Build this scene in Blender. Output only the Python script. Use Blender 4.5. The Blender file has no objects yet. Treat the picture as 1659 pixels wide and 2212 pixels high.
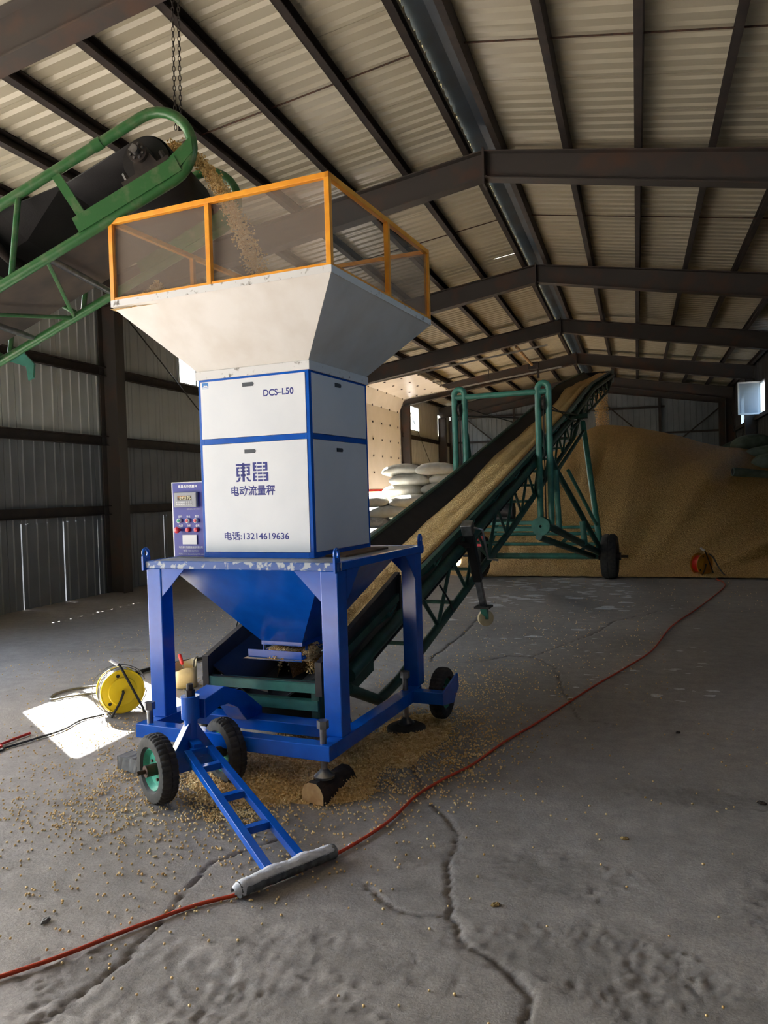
import bpy, bmesh, math, random
import numpy as np
from mathutils import Vector, Matrix
random.seed(7)
rng = np.random.default_rng(11)
scene = bpy.context.scene
COL = scene.collection

# ------------------------------------------------------------------ camera
cam_d = bpy.data.cameras.new('camera')
cam = bpy.data.objects.new('camera', cam_d)
COL.objects.link(cam)
cam_d.sensor_fit = 'VERTICAL'
cam_d.sensor_height = 36.0
cam_d.lens = 1650.0 / 2212.0 * 36.0
cam_d.clip_start = 0.05
cam_d.clip_end = 500
cam.matrix_world = Matrix(((0.949, 0.020, 0.314, 0.0), (0.314, 0.034, -0.949, 0.0),
                           (-0.030, 0.999, 0.026, 1.5), (0, 0, 0, 1)))
_q = cam.matrix_world.to_quaternion().normalized()
cam.matrix_world = Matrix.Translation((0, 0, 1.5)) @ _q.to_matrix().to_4x4()
scene.camera = cam

# ------------------------------------------------------------------ sky, sun, exposure
SKY_STRENGTH = 0.62
SUN_STRENGTH = 34.0
scene.view_settings.view_transform = 'Standard'
scene.view_settings.look = 'None'
scene.view_settings.gamma = 1.0
scene.view_settings.use_curve_mapping = False
scene.view_settings.exposure = 1.84
world = bpy.data.worlds.new('sky_world')
scene.world = world
world.use_nodes = True
wn, wl = world.node_tree.nodes, world.node_tree.links
bg = wn['Background']
sky = wn.new('ShaderNodeTexSky')
sky.sky_type = 'NISHITA'
sky.sun_disc = False
SUN_DIR = Vector((1.06, -0.72, -1.0)).normalized()      # the way the light travels
sky.sun_elevation = math.asin(-SUN_DIR.z)
sky.sun_rotation = math.atan2(-SUN_DIR.x, -SUN_DIR.y)
sky.dust_density = 2.5
sky.air_density = 1.3
wl.new(sky.outputs[0], bg.inputs[0])
bg.inputs[1].default_value = SKY_STRENGTH
sun_d = bpy.data.lights.new('sun', 'SUN')
sun_d.energy = SUN_STRENGTH
sun_d.angle = math.radians(0.53)
sun_d.color = (1.0, 0.96, 0.91)
sun = bpy.data.objects.new('sun', sun_d)
COL.objects.link(sun)
sun.rotation_euler = SUN_DIR.to_track_quat('-Z', 'Y').to_euler()
sun.location = (-30, 20, 30)
def portal(cx, cy, cz, w, h, normal):
    """Sampling portal in a real opening of the shell (guides sky rays, emits nothing itself)."""
    d = bpy.data.lights.new('sky_portal', 'AREA')
    d.shape = 'RECTANGLE'; d.size = w; d.size_y = h
    d.cycles.is_portal = True
    o = bpy.data.objects.new('sky_portal', d)
    COL.objects.link(o)
    o.location = (cx, cy, cz)
    o.rotation_euler = Vector(normal).to_track_quat('-Z', 'Z').to_euler()
cy = scene.cycles
cy.use_adaptive_sampling = True
cy.adaptive_threshold = 0.07
cy.max_bounces = 7
cy.diffuse_bounces = 5
cy.glossy_bounces = 3
cy.transparent_max_bounces = 12
cy.time_limit = 1150
cy.caustics_reflective = False
cy.caustics_refractive = False
cy.sample_clamp_indirect = 8.0

# building measures (metres): Y runs down the hall, X across it, camera stands at x=0 y=0
XL, XR, XRIDGE, YB, YF = -8.2, 3.7, -1.87, 34.9, -4.0
ZR, SLOPE = 6.05, 0.155
def zr(x):
    return ZR - SLOPE * abs(x - XRIDGE)
FRAMES = [-0.2, 5.2, 10.4, 16.0, 21.4, 27.0, 32.6]
DOOR0 = (-2.0, 5.0, 4.5)         # open gateway in the left wall, out of frame beside the viewer: y0, y1, height
DOOR1 = (22.3, 26.45, 4.85)     # sectional door further down the left wall
DOOR1_BOTTOM = 1.6
WIN_L = [(7.0, 8.3, 3.7, 4.84), (12.55, 13.8, 3.65, 4.8), (17.5, 18.8, 3.65, 4.8), (28.15, 29.45, 3.83, 4.83), (32.4, 33.6, 3.83, 4.83)]
WIN_R = [(1.6, 2.9, 3.55, 4.65), (7.0, 8.3, 3.55, 4.65), (25.2, 26.6, 3.55, 4.55), (29.6, 30.7, 3.55, 4.55)]  # first two: unseen windows added to light the machine's right side

# ------------------------------------------------------------------ materials
def srgb(r, g, b):
    f = lambda c: (c / 255 / 12.92) if c / 255 <= 0.04045 else ((c / 255 + 0.055) / 1.055) ** 2.4
    return (f(r), f(g), f(b), 1.0)
MATS = {}
def pm(name, col, col2=None, scale=6.0, lo=0.35, hi=0.65, rough=0.55, metal=0.0, bump=0.0, bscale=60.0, spec=0.5, detail=4.0, rough2=None, dist=0.002):
    m = bpy.data.materials.new(name)
    m.use_nodes = True
    n, l = m.node_tree.nodes, m.node_tree.links
    b = n['Principled BSDF']
    b.inputs['Base Color'].default_value = col
    b.inputs['Roughness'].default_value = rough
    b.inputs['Metallic'].default_value = metal
    b.inputs['Specular IOR Level'].default_value = spec
    tc = n.new('ShaderNodeTexCoord')
    if col2 is not None:
        t = n.new('ShaderNodeTexNoise')
        t.inputs['Scale'].default_value = scale
        t.inputs['Detail'].default_value = detail
        l.new(tc.outputs['Object'], t.inputs['Vector'])
        r = n.new('ShaderNodeValToRGB')
        r.color_ramp.elements[0].position = lo
        r.color_ramp.elements[1].position = hi
        r.color_ramp.elements[0].color = col
        r.color_ramp.elements[1].color = col2
        l.new(t.outputs['Fac'], r.inputs['Fac'])
        l.new(r.outputs['Color'], b.inputs['Base Color'])
        if rough2 is not None:
            mr = n.new('ShaderNodeMapRange')
            mr.inputs['From Min'].default_value = lo
            mr.inputs['From Max'].default_value = hi
            mr.inputs['To Min'].default_value = rough
            mr.inputs['To Max'].default_value = rough2
            l.new(t.outputs['Fac'], mr.inputs['Value'])
            l.new(mr.outputs['Result'], b.inputs['Roughness'])
    if bump > 0:
        t2 = n.new('ShaderNodeTexNoise')
        t2.inputs['Scale'].default_value = bscale
        t2.inputs['Detail'].default_value = 5.0
        l.new(tc.outputs['Object'], t2.inputs['Vector'])
        bp = n.new('ShaderNodeBump')
        bp.inputs['Strength'].default_value = bump
        bp.inputs['Distance'].default_value = dist
        l.new(t2.outputs['Fac'], bp.inputs['Height'])
        l.new(bp.outputs['Normal'], b.inputs['Normal'])
    MATS[name] = m
    return m
S = srgb
pm('blue_paint', S(8, 92, 196), S(8, 82, 182), scale=9, rough=0.2, bump=0.15, bscale=25)
pm('blue_worn', S(26, 80, 158), S(170, 180, 190), scale=26, lo=0.52, hi=0.58, rough=0.3, bump=0.2, bscale=40)
pm('slab_grey', S(150, 152, 156), S(120, 122, 128), scale=14, rough=0.45)
pm('panel_white', S(232, 235, 240), S(224, 228, 234), scale=3, rough=0.32)
pm('hopper_white', S(228, 226, 222), S(215, 210, 202), scale=5, lo=0.4, hi=0.75, rough=0.38)
pm('rim_white', S(220, 220, 220), S(110, 100, 90), scale=30, lo=0.62, hi=0.72, rough=0.5)
pm('orange_paint', S(246, 170, 48), S(232, 150, 38), scale=12, rough=0.35)
pm('box_blue', S(44, 46, 150), rough=0.4)
pm('ink_blue', S(38, 44, 130), rough=0.6)
pm('print_white', S(240, 240, 245), rough=0.6)
pm('sticker_blue', S(60, 130, 205), rough=0.5)
pm('plastic_grey', S(150, 152, 160), rough=0.45)
pm('plastic_white', S(225, 225, 228), rough=0.4)
pm('handle_dark', S(60, 64, 72), rough=0.45)
pm('lcd', S(60, 36, 24), S(205, 130, 70), scale=18, lo=0.45, hi=0.6, rough=0.2)
pm('lcd_digit', S(235, 230, 190), rough=0.4)
pm('button_red', S(205, 40, 62), rough=0.35)
pm('button_green', S(20, 150, 120), rough=0.35)
pm('green_paint', S(52, 104, 58), S(96, 118, 84), scale=16, lo=0.5, hi=0.75, rough=0.35)
pm('teal_paint', S(62, 128, 112), S(52, 104, 92), scale=10, rough=0.4)
pm('teal_dark', S(42, 84, 70), S(34, 62, 52), scale=10, rough=0.5)
pm('dark_steel', S(44, 42, 42), S(66, 58, 54), scale=14, rough=0.5, metal=0.3)
pm('steel', S(150, 152, 155), S(120, 120, 122), scale=20, rough=0.32, metal=0.9)
pm('rusty_steel', S(92, 62, 46), S(60, 48, 42), scale=25, rough=0.7, metal=0.3)
pm('tyre', S(38, 37, 37), S(56, 53, 50), scale=25, rough=0.75, bump=0.2, bscale=90)
pm('rim_teal', S(60, 170, 140), S(40, 130, 105), scale=14, rough=0.4)
pm('belt_rubber', S(26, 26, 29), S(38, 37, 38), scale=7, rough=0.7, bump=0.3, bscale=120)
pm('belt_under', S(88, 78, 68), S(66, 60, 56), scale=5, rough=0.85)
pm('plate_brown', S(62, 54, 50), S(44, 40, 40), scale=11, rough=0.5, metal=0.2)
pm('cable_black', S(24, 24, 26), rough=0.5)
pm('cord_orange', S(206, 70, 32), S(188, 58, 28), scale=30, rough=0.45)
pm('cord_red', S(200, 40, 30), rough=0.45)
pm('reel_yellow', S(236, 206, 24), S(226, 194, 20), scale=8, rough=0.4)
pm('reel_amber', S(196, 140, 36), S(180, 122, 30), scale=8, rough=0.45)
pm('cord_grey', S(112, 108, 104), S(90, 88, 86), scale=40, rough=0.5)
pm('rubber_black', S(28, 27, 27), rough=0.7)
pm('jug_plastic', S(214, 196, 156), S(196, 176, 136), scale=8, rough=0.5)
pm('tool_red', S(200, 36, 40), rough=0.35)
pm('wood_bark', S(54, 42, 34), S(32, 26, 24), scale=18, rough=0.9, bump=0.6, bscale=30, dist=0.006)
pm('wood_cut', S(196, 160, 112), S(172, 132, 86), scale=24, rough=0.8)
pm('stone_grey', S(122, 120, 118), S(98, 96, 94), scale=20, rough=0.9, bump=0.4, bscale=60)
pm('foam_white', S(222, 224, 230), S(190, 194, 204), scale=30, rough=0.7, bump=0.6, bscale=60, dist=0.006)
pm('wrap_grey', S(118, 122, 124), S(70, 74, 76), scale=28, rough=0.4, bump=0.6, bscale=50, dist=0.005)
pm('sack_white', S(222, 220, 212), S(204, 198, 186), scale=6, rough=0.75, bump=0.35, bscale=22, dist=0.01)
pm('sack_grey', S(150, 150, 152), S(190, 190, 190), scale=9, lo=0.45, hi=0.55, rough=0.7, bump=0.4, bscale=20, dist=0.01)
pm('sack_green', S(120, 136, 124), S(96, 112, 102), scale=6, rough=0.75, bump=0.35, bscale=22, dist=0.01)
pm('purlin_brown', S(58, 48, 42), S(42, 36, 34), scale=5, rough=0.7)
pm('beam_steel', S(70, 64, 60), S(92, 66, 52), scale=2.2, lo=0.5, hi=0.75, rough=0.65, bump=0.2, bscale=12)
pm('roof_sheet', S(196, 188, 166), S(182, 173, 150), scale=0.8, rough=0.36)
pm('ridge_cap', S(50, 64, 80), S(36, 46, 58), scale=2, rough=0.5)  # blue tint painted in for skylight leaking along the closed ridge
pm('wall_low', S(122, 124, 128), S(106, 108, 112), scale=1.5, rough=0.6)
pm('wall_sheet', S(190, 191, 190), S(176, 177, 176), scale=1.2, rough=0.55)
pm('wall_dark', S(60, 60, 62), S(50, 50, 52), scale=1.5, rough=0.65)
pm('wall_back', S(132, 138, 142), S(118, 124, 128), scale=1.2, rough=0.55)
pm('door_panel', S(240, 234, 222), S(232, 226, 212), scale=2, rough=0.3)
pm('door_seal', S(190, 40, 36), rough=0.6)
pm('track_steel', S(186, 184, 178), S(160, 158, 152), scale=6, rough=0.4, metal=0.6)
pm('tan_tube', S(190, 158, 110), S(160, 128, 88), scale=8, rough=0.5)
pm('window_frame', S(200, 204, 206), rough=0.5)
pm('flake_pale', S(214, 214, 214), S(190, 190, 190), scale=60, rough=0.8)
pm('leaf_dry', S(168, 142, 88), S(120, 96, 58), scale=60, rough=0.8)
pm('outside_ground', S(128, 124, 118), S(112, 108, 102), scale=0.4, rough=0.9)
pm('mat_black', S(30, 30, 31), S(44, 42, 40), scale=20, rough=0.8)
pm('board_brown', S(110, 88, 62), S(84, 66, 48), scale=14, rough=0.8)

# window glass: a clear, lightly dusty pane
m = bpy.data.materials.new('glass'); m.use_nodes = True
n, l = m.node_tree.nodes, m.node_tree.links
tr = n.new('ShaderNodeBsdfTransparent'); tr.inputs[0].default_value = (0.94, 0.96, 0.97, 1)
gl = n.new('ShaderNodeBsdfGlossy'); gl.inputs['Roughness'].default_value = 0.05
mx = n.new('ShaderNodeMixShader'); mx.inputs[0].default_value = 0.07
l.new(tr.outputs[0], mx.inputs[1]); l.new(gl.outputs[0], mx.inputs[2])
l.new(mx.outputs[0], n['Material Output'].inputs[0]); MATS['glass'] = m
# dusty pane of the casement that stands open: frosted
m = bpy.data.materials.new('glass_dusty'); m.use_nodes = True
n, l = m.node_tree.nodes, m.node_tree.links
tr = n.new('ShaderNodeBsdfTransparent'); tr.inputs[0].default_value = (0.8, 0.85, 0.9, 1)
df = n.new('ShaderNodeBsdfTranslucent'); df.inputs[0].default_value = S(190, 200, 210)
mx = n.new('ShaderNodeMixShader'); mx.inputs[0].default_value = 0.55
l.new(tr.outputs[0], mx.inputs[1]); l.new(df.outputs[0], mx.inputs[2])
l.new(mx.outputs[0], n['Material Output'].inputs[0]); MATS['glass_dusty'] = m
# wire screen of the hopper guard: woven strands, open between them
m = bpy.data.materials.new('wire_screen'); m.use_nodes = True
n, l = m.node_tree.nodes, m.node_tree.links
tc = n.new('ShaderNodeTexCoord')
w1 = n.new('ShaderNodeTexNoise'); w1.inputs['Scale'].default_value = 5.0
mp = n.new('ShaderNodeMapping'); mp.inputs['Scale'].default_value = (0.7, 0.7, 22.0)
l.new(tc.outputs['Object'], mp.inputs[0]); l.new(mp.outputs[0], w1.inputs['Vector'])
mr = n.new('ShaderNodeMapRange'); mr.inputs['To Min'].default_value = 0.36; mr.inputs['To Max'].default_value = 0.58
l.new(w1.outputs['Fac'], mr.inputs['Value'])
tr = n.new('ShaderNodeBsdfTransparent')
df = n.new('ShaderNodeBsdfDiffuse'); df.inputs[0].default_value = S(150, 138, 128)
mx = n.new('ShaderNodeMixShader')
l.new(mr.outputs[0], mx.inputs[0]); l.new(tr.outputs[0], mx.inputs[1]); l.new(df.outputs[0], mx.inputs[2])
l.new(mx.outputs[0], n['Material Output'].inputs[0]); MATS['wire_screen'] = m
# soybeans: loose single beans and beans seen as a mass
def bean_mat(name, scale, bump, c0=(200, 156, 92), c1=(240, 206, 142)):
    m = bpy.data.materials.new(name); m.use_nodes = True
    n, l = m.node_tree.nodes, m.node_tree.links
    b = n['Principled BSDF']; b.inputs['Roughness'].default_value = 0.55
    tc = n.new('ShaderNodeTexCoord')
    v = n.new('ShaderNodeTexVoronoi'); v.inputs['Scale'].default_value = scale
    l.new(tc.outputs['Object'], v.inputs['Vector'])
    r = n.new('ShaderNodeValToRGB')
    r.color_ramp.elements[0].color = S(*c0); r.color_ramp.elements[1].color = S(*c1)
    sp = n.new('ShaderNodeSeparateColor')
    l.new(v.outputs['Color'], sp.inputs[0]); l.new(sp.outputs[0], r.inputs['Fac'])
    l.new(r.outputs['Color'], b.inputs['Base Color'])
    if bump:
        inv = n.new('ShaderNodeMath'); inv.operation = 'SUBTRACT'; inv.inputs[0].default_value = 1.0
        l.new(v.outputs['Distance'], inv.inputs[1])
        bp = n.new('ShaderNodeBump'); bp.inputs['Strength'].default_value = 1.0; bp.inputs['Distance'].default_value = bump
        l.new(inv.outputs[0], bp.inputs['Height']); l.new(bp.outputs['Normal'], b.inputs['Normal'])
    MATS[name] = m
bean_mat('bean', 40, 0, (206, 164, 98), (246, 220, 164))
bean_mat('bean_mass', 105, 0.008)
bean_mat('bean_pile', 42, 0.02, (186, 142, 80), (226, 190, 124))
# concrete floor: mottled, scuffed, with pale dusting; crack and pit depth come with the mesh
m = bpy.data.materials.new('concrete'); m.use_nodes = True
n, l = m.node_tree.nodes, m.node_tree.links
b = n['Principled BSDF']
tc = n.new('ShaderNodeTexCoord')
n1 = n.new('ShaderNodeTexNoise'); n1.inputs['Scale'].default_value = 0.55; n1.inputs['Detail'].default_value = 7
n2 = n.new('ShaderNodeTexNoise'); n2.inputs['Scale'].default_value = 9.0; n2.inputs['Detail'].default_value = 8; n2.inputs['Roughness'].default_value = 0.7
n3 = n.new('ShaderNodeTexNoise'); n3.inputs['Scale'].default_value = 95.0; n3.inputs['Detail'].default_value = 6; n3.inputs['Roughness'].default_value = 0.7
for t in (n1, n2, n3): l.new(tc.outputs['Object'], t.inputs['Vector'])
r1 = n.new('ShaderNodeValToRGB'); r1.color_ramp.elements[0].position = 0.3; r1.color_ramp.elements[1].position = 0.7
r1.color_ramp.elements[0].color = S(142, 135, 129); r1.color_ramp.elements[1].color = S(172, 165, 159)
l.new(n1.outputs['Fac'], r1.inputs['Fac'])
r2 = n.new('ShaderNodeValToRGB'); r2.color_ramp.elements[0].position = 0.32; r2.color_ramp.elements[1].position = 0.66
r2.color_ramp.elements[0].color = (0.62, 0.62, 0.62, 1); r2.color_ramp.elements[1].color = (1.12, 1.12, 1.12, 1)
l.new(n2.outputs['Fac'], r2.inputs['Fac'])
mu = n.new('ShaderNodeMix'); mu.data_type = 'RGBA'; mu.blend_type = 'MULTIPLY'; mu.inputs['Factor'].default_value = 0.8
l.new(r1.outputs['Color'], mu.inputs[6]); l.new(r2.outputs['Color'], mu.inputs[7])
at = n.new('ShaderNodeAttribute'); at.attribute_name = 'hollow_tone'
mc = n.new('ShaderNodeMix'); mc.data_type = 'RGBA'
mc.inputs[7].default_value = S(62, 56, 52)
r3 = n.new('ShaderNodeValToRGB'); r3.color_ramp.elements[0].position = 0.3; r3.color_ramp.elements[1].position = 0.7
r3.color_ramp.elements[0].color = (0.72, 0.72, 0.72, 1); r3.color_ramp.elements[1].color = (1.15, 1.15, 1.15, 1)
l.new(n3.outputs['Fac'], r3.inputs['Fac'])
mu3 = n.new('ShaderNodeMix'); mu3.data_type = 'RGBA'; mu3.blend_type = 'MULTIPLY'; mu3.inputs['Factor'].default_value = 1.0
l.new(mu.outputs[2], mu3.inputs[6]); l.new(r3.outputs['Color'], mu3.inputs[7])
l.new(at.outputs['Fac'], mc.inputs['Factor']); l.new(mu3.outputs[2], mc.inputs[6])
l.new(mc.outputs[2], b.inputs['Base Color'])
mr = n.new('ShaderNodeMapRange'); mr.inputs['To Min'].default_value = 0.42; mr.inputs['To Max'].default_value = 0.75
l.new(n2.outputs['Fac'], mr.inputs['Value']); l.new(mr.outputs[0], b.inputs['Roughness'])
ad = n.new('ShaderNodeMath'); ad.operation = 'MULTIPLY_ADD'; ad.inputs[1].default_value = 0.45
l.new(n3.outputs['Fac'], ad.inputs[0]); l.new(n2.outputs['Fac'], ad.inputs[2])
bp = n.new('ShaderNodeBump'); bp.inputs['Strength'].default_value = 0.5; bp.inputs['Distance'].default_value = 0.012
l.new(ad.outputs[0], bp.inputs['Height']); l.new(bp.outputs['Normal'], b.inputs['Normal'])
MATS['concrete'] = m

# ------------------------------------------------------------------ mesh helpers
def V(*a): return np.array(a, float)
def unit(v):
    v = np.array(v, float); k = np.linalg.norm(v); return v / k if k > 1e-12 else v
class MB:
    """Collects shapes; build() links them as one mesh object."""
    def __init__(self): self.v = []; self.f = []
    def add(self, vs, fs):
        o = len(self.v); self.v.extend([tuple(map(float, p)) for p in vs]); self.f.extend([tuple(i + o for i in q) for q in fs]); return self
    def box(self, lo, hi):
        (a, b, c), (d, e, f) = lo, hi
        return self.add([(a,b,c),(d,b,c),(d,e,c),(a,e,c),(a,b,f),(d,b,f),(d,e,f),(a,e,f)],
                        [(0,3,2,1),(4,5,6,7),(0,1,5,4),(1,2,6,5),(2,3,7,6),(3,0,4,7)])
    def bar(self, p0, p1, w, h, up=(0, 0, 1)):
        p0, p1 = V(*p0), V(*p1); d = unit(p1 - p0); s = np.cross(d, up)
        if np.linalg.norm(s) < 1e-6: s = np.cross(d, (1, 0, 0))
        s = unit(s); u = np.cross(s, d); s = s * w / 2; u = u * h / 2
        return self.add([p0-s-u, p0+s-u, p0+s+u, p0-s+u, p1-s-u, p1+s-u, p1+s+u, p1-s+u],
                        [(0,1,2,3),(7,6,5,4),(0,4,5,1),(1,5,6,2),(2,6,7,3),(3,7,4,0)])
    def tube(self, pts, r, n=10, cap=True, closed=False):
        pts = [V(*p) for p in pts]; m = len(pts); rr = r if hasattr(r, '__len__') else [r] * m
        ref = None; vs = []
        for i, p in enumerate(pts):
            if closed: d = unit(pts[(i + 1) % m] - pts[i - 1])
            else: d = unit(pts[min(i + 1, m - 1)] - pts[max(i - 1, 0)])
            if ref is None:
                ref = np.cross(d, (0, 0, 1))
                if np.linalg.norm(ref) < 1e-3: ref = np.cross(d, (1, 0, 0))
            ref = unit(ref - d * np.dot(ref, d)); b2 = np.cross(d, ref)
            for k in range(n):
                a = 2 * math.pi * k / n
                vs.append(p + rr[i] * (ref * math.cos(a) + b2 * math.sin(a)))
        fs = []
        for i in range(m if closed else m - 1):
            j = (i + 1) % m
            for k in range(n):
                k2 = (k + 1) % n
                fs.append((i*n+k, i*n+k2, j*n+k2, j*n+k))
        if cap and not closed:
            fs.append(tuple(reversed(range(n)))); fs.append(tuple((m - 1) * n + k for k in range(n)))
        return self.add(vs, fs)
    def cyl(self, p0, p1, r, n=16): return self.tube([p0, p1], r, n)
    def lathe(self, prof, origin, axis, n=24, radmod=None):
        """prof: (distance along axis, radius) points, turned about axis."""
        a = unit(axis); o = V(*origin); s = np.cross(a, (0, 0, 1))
        if np.linalg.norm(s) < 1e-3: s = np.cross(a, (1, 0, 0))
        s = unit(s); t = np.cross(a, s); vs = []; m = len(prof)
        for k in range(n):
            c, q = math.cos(2*math.pi*k/n), math.sin(2*math.pi*k/n)
            for i, (h, r) in enumerate(prof):
                r2 = r * (radmod(k, i) if radmod else 1)
                vs.append(o + a * h + (s * c + t * q) * r2)
        fs = []
        for k in range(n):
            k2 = (k + 1) % n
            for i in range(m - 1): fs.append((k*m+i, k2*m+i, k2*m+i+1, k*m+i+1))
        return self.add(vs, fs)
    def prism(self, poly, d):
        """poly: 3-D points of a planar outline; d: thickness vector."""
        n = len(poly); d = V(*d); a = [V(*p) for p in poly]
        fs = [tuple(reversed(range(n))), tuple(range(n, 2*n))] + [(i, (i+1) % n, n+(i+1) % n, n+i) for i in range(n)]
        return self.add(a + [p + d for p in a], fs)
    def quad(self, a, b, c, d): return self.add([a, b, c, d], [(0, 1, 2, 3)])
    def ball(self, c, r, n=10, m=7, sc=(1, 1, 1)):
        vs = []; 
        for j in range(m + 1):
            th = math.pi * j / m
            for i in range(n):
                a = 2 * math.pi * i / n
                vs.append((c[0]+r*sc[0]*math.sin(th)*math.cos(a), c[1]+r*sc[1]*math.sin(th)*math.sin(a), c[2]+r*sc[2]*math.cos(th)))
        fs = [(j*n+i, (j+1)*n+i, (j+1)*n+(i+1) % n, j*n+(i+1) % n) for j in range(m) for i in range(n)]
        return self.add(vs, fs)
    def mesh(self, name, mat, smooth=False, fix=True):
        me = bpy.data.meshes.new(name)
        me.from_pydata(self.v, [], self.f)
        if fix:
            bm = bmesh.new(); bm.from_mesh(me)
            bmesh.ops.recalc_face_normals(bm, faces=bm.faces)
            bm.to_mesh(me); bm.free()
        if mat: me.materials.append(MATS[mat])
        if smooth:
            me.polygons.foreach_set('use_smooth', [True] * len(me.polygons))
            try: me.set_sharp_from_angle(angle=math.radians(38))
            except Exception: pass
        me.update()
        return me
    def build(self, name, mat, parent=None, smooth=False, bevel=0.0, label=None, fix=True):
        return link(name, self.mesh(name, mat, smooth, fix), parent, bevel, label)
def link(name, me, parent=None, bevel=0.0, label=None):
    o = bpy.data.objects.new(name, me)
    COL.objects.link(o)
    if parent is not None: o.parent = parent
    if bevel:
        md = o.modifiers.new('edge', 'BEVEL'); md.width = bevel; md.segments = 2; md.limit_method = 'ANGLE'
    if label: o['label'] = label
    return o
def thing(name, label, cat, loc=(0, 0, 0), rotz=0.0, group=None, matrix=None):
    o = bpy.data.objects.new(name, None)
    COL.objects.link(o)
    o.empty_display_size = 0.1
    if matrix is not None: o.matrix_world = matrix
    else:
        o.location = loc; o.rotation_euler = (0, 0, rotz)
    return tag(o, label, cat, group)
def tag(o, label=None, cat=None, group=None, kind=None):
    if label: o['label'] = label
    if cat: o['category'] = cat
    if group: o['group'] = group
    if kind: o['kind'] = kind
    return o
def struct(name, label=None):
    o = bpy.data.objects.new(name, None); COL.objects.link(o); o['kind'] = 'structure'
    if label: o['label'] = label
    return o
def dup(o, parent=None):
    c = o.copy(); COL.objects.link(c); c.parent = parent
    for ch in list(o.children): dup(ch, c)
    return c
def smooth_path(pts, sub=6):
    """Catmull-Rom through the points."""
    P = [V(*p) for p in pts]; P = [2*P[0]-P[1]] + P + [2*P[-1]-P[-2]]; out = []
    for i in range(1, len(P) - 2):
        for k in range(sub):
            t = k / sub; a, b, c, d = P[i-1], P[i], P[i+1], P[i+2]
            out.append(0.5*((2*b)+(c-a)*t+(2*a-5*b+4*c-d)*t*t+(3*b-a-3*c+d)*t**3))
    out.append(P[-2]); return out
def np_mesh(name, verts, faces, mat, smooth=True):
    """verts (n,3), faces (m,k) arrays -> mesh."""
    me = bpy.data.meshes.new(name)
    nv, (nf, k) = len(verts), faces.shape
    me.vertices.add(nv); me.vertices.foreach_set('co', verts.astype(np.float32).ravel())
    me.loops.add(nf * k); me.loops.foreach_set('vertex_index', faces.astype(np.int32).ravel())
    me.polygons.add(nf)
    me.polygons.foreach_set('loop_start', np.arange(0, nf * k, k, dtype=np.int32))
    me.polygons.foreach_set('loop_total', np.full(nf, k, np.int32))
    me.polygons.foreach_set('use_smooth', np.full(nf, smooth))
    me.materials.append(MATS[mat]); me.update(calc_edges=True); me.validate()
    return me
def grid_faces(nx, ny):
    i = np.arange(nx - 1)[:, None] * ny + np.arange(ny - 1)[None, :]
    i = i.ravel(); return np.stack([i, i + ny, i + ny + 1, i + 1], 1)
def vnoise(x, y, seed=0):
    """smooth value noise on arrays"""
    r = np.random.default_rng(seed).random((256, 256))
    xi, yi = np.floor(x).astype(int), np.floor(y).astype(int); fx, fy = x - xi, y - yi
    fx = fx*fx*(3-2*fx); fy = fy*fy*(3-2*fy); g = lambda a, b: r[a % 256, b % 256]
    return (g(xi, yi)*(1-fx)+g(xi+1, yi)*fx)*(1-fy)+(g(xi, yi+1)*(1-fx)+g(xi+1, yi+1)*fx)*fy
_t = (1 + 5 ** 0.5) / 2
ICO_V = np.array([(-1,_t,0),(1,_t,0),(-1,-_t,0),(1,-_t,0),(0,-1,_t),(0,1,_t),(0,-1,-_t),(0,1,-_t),(_t,0,-1),(_t,0,1),(-_t,0,-1),(-_t,0,1)], float)
ICO_V /= np.linalg.norm(ICO_V[0])
ICO_F = np.array([(0,11,5),(0,5,1),(0,1,7),(0,7,10),(0,10,11),(1,5,9),(5,11,4),(11,10,2),(10,7,6),(7,1,8),(3,9,4),(3,4,2),(3,2,6),(3,6,8),(3,8,9),(4,9,5),(2,4,11),(6,2,10),(8,6,7),(9,8,1)])
def beans_mesh(name, pts, r=0.0048, mat='bean'):
    n = len(pts); sc = r * (0.85 + 0.3 * rng.random((n, 1))); st = 1 + 0.22 * rng.random((n, 1)) * np.eye(3)[rng.integers(0, 2, n)]
    v = ICO_V[None] * (sc * st)[:, None, :] + np.asarray(pts)[:, None, :]
    f = ICO_F[None] + (np.arange(n) * 12)[:, None, None]
    return np_mesh(name, v.reshape(-1, 3), f.reshape(-1, 3), mat)
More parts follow.
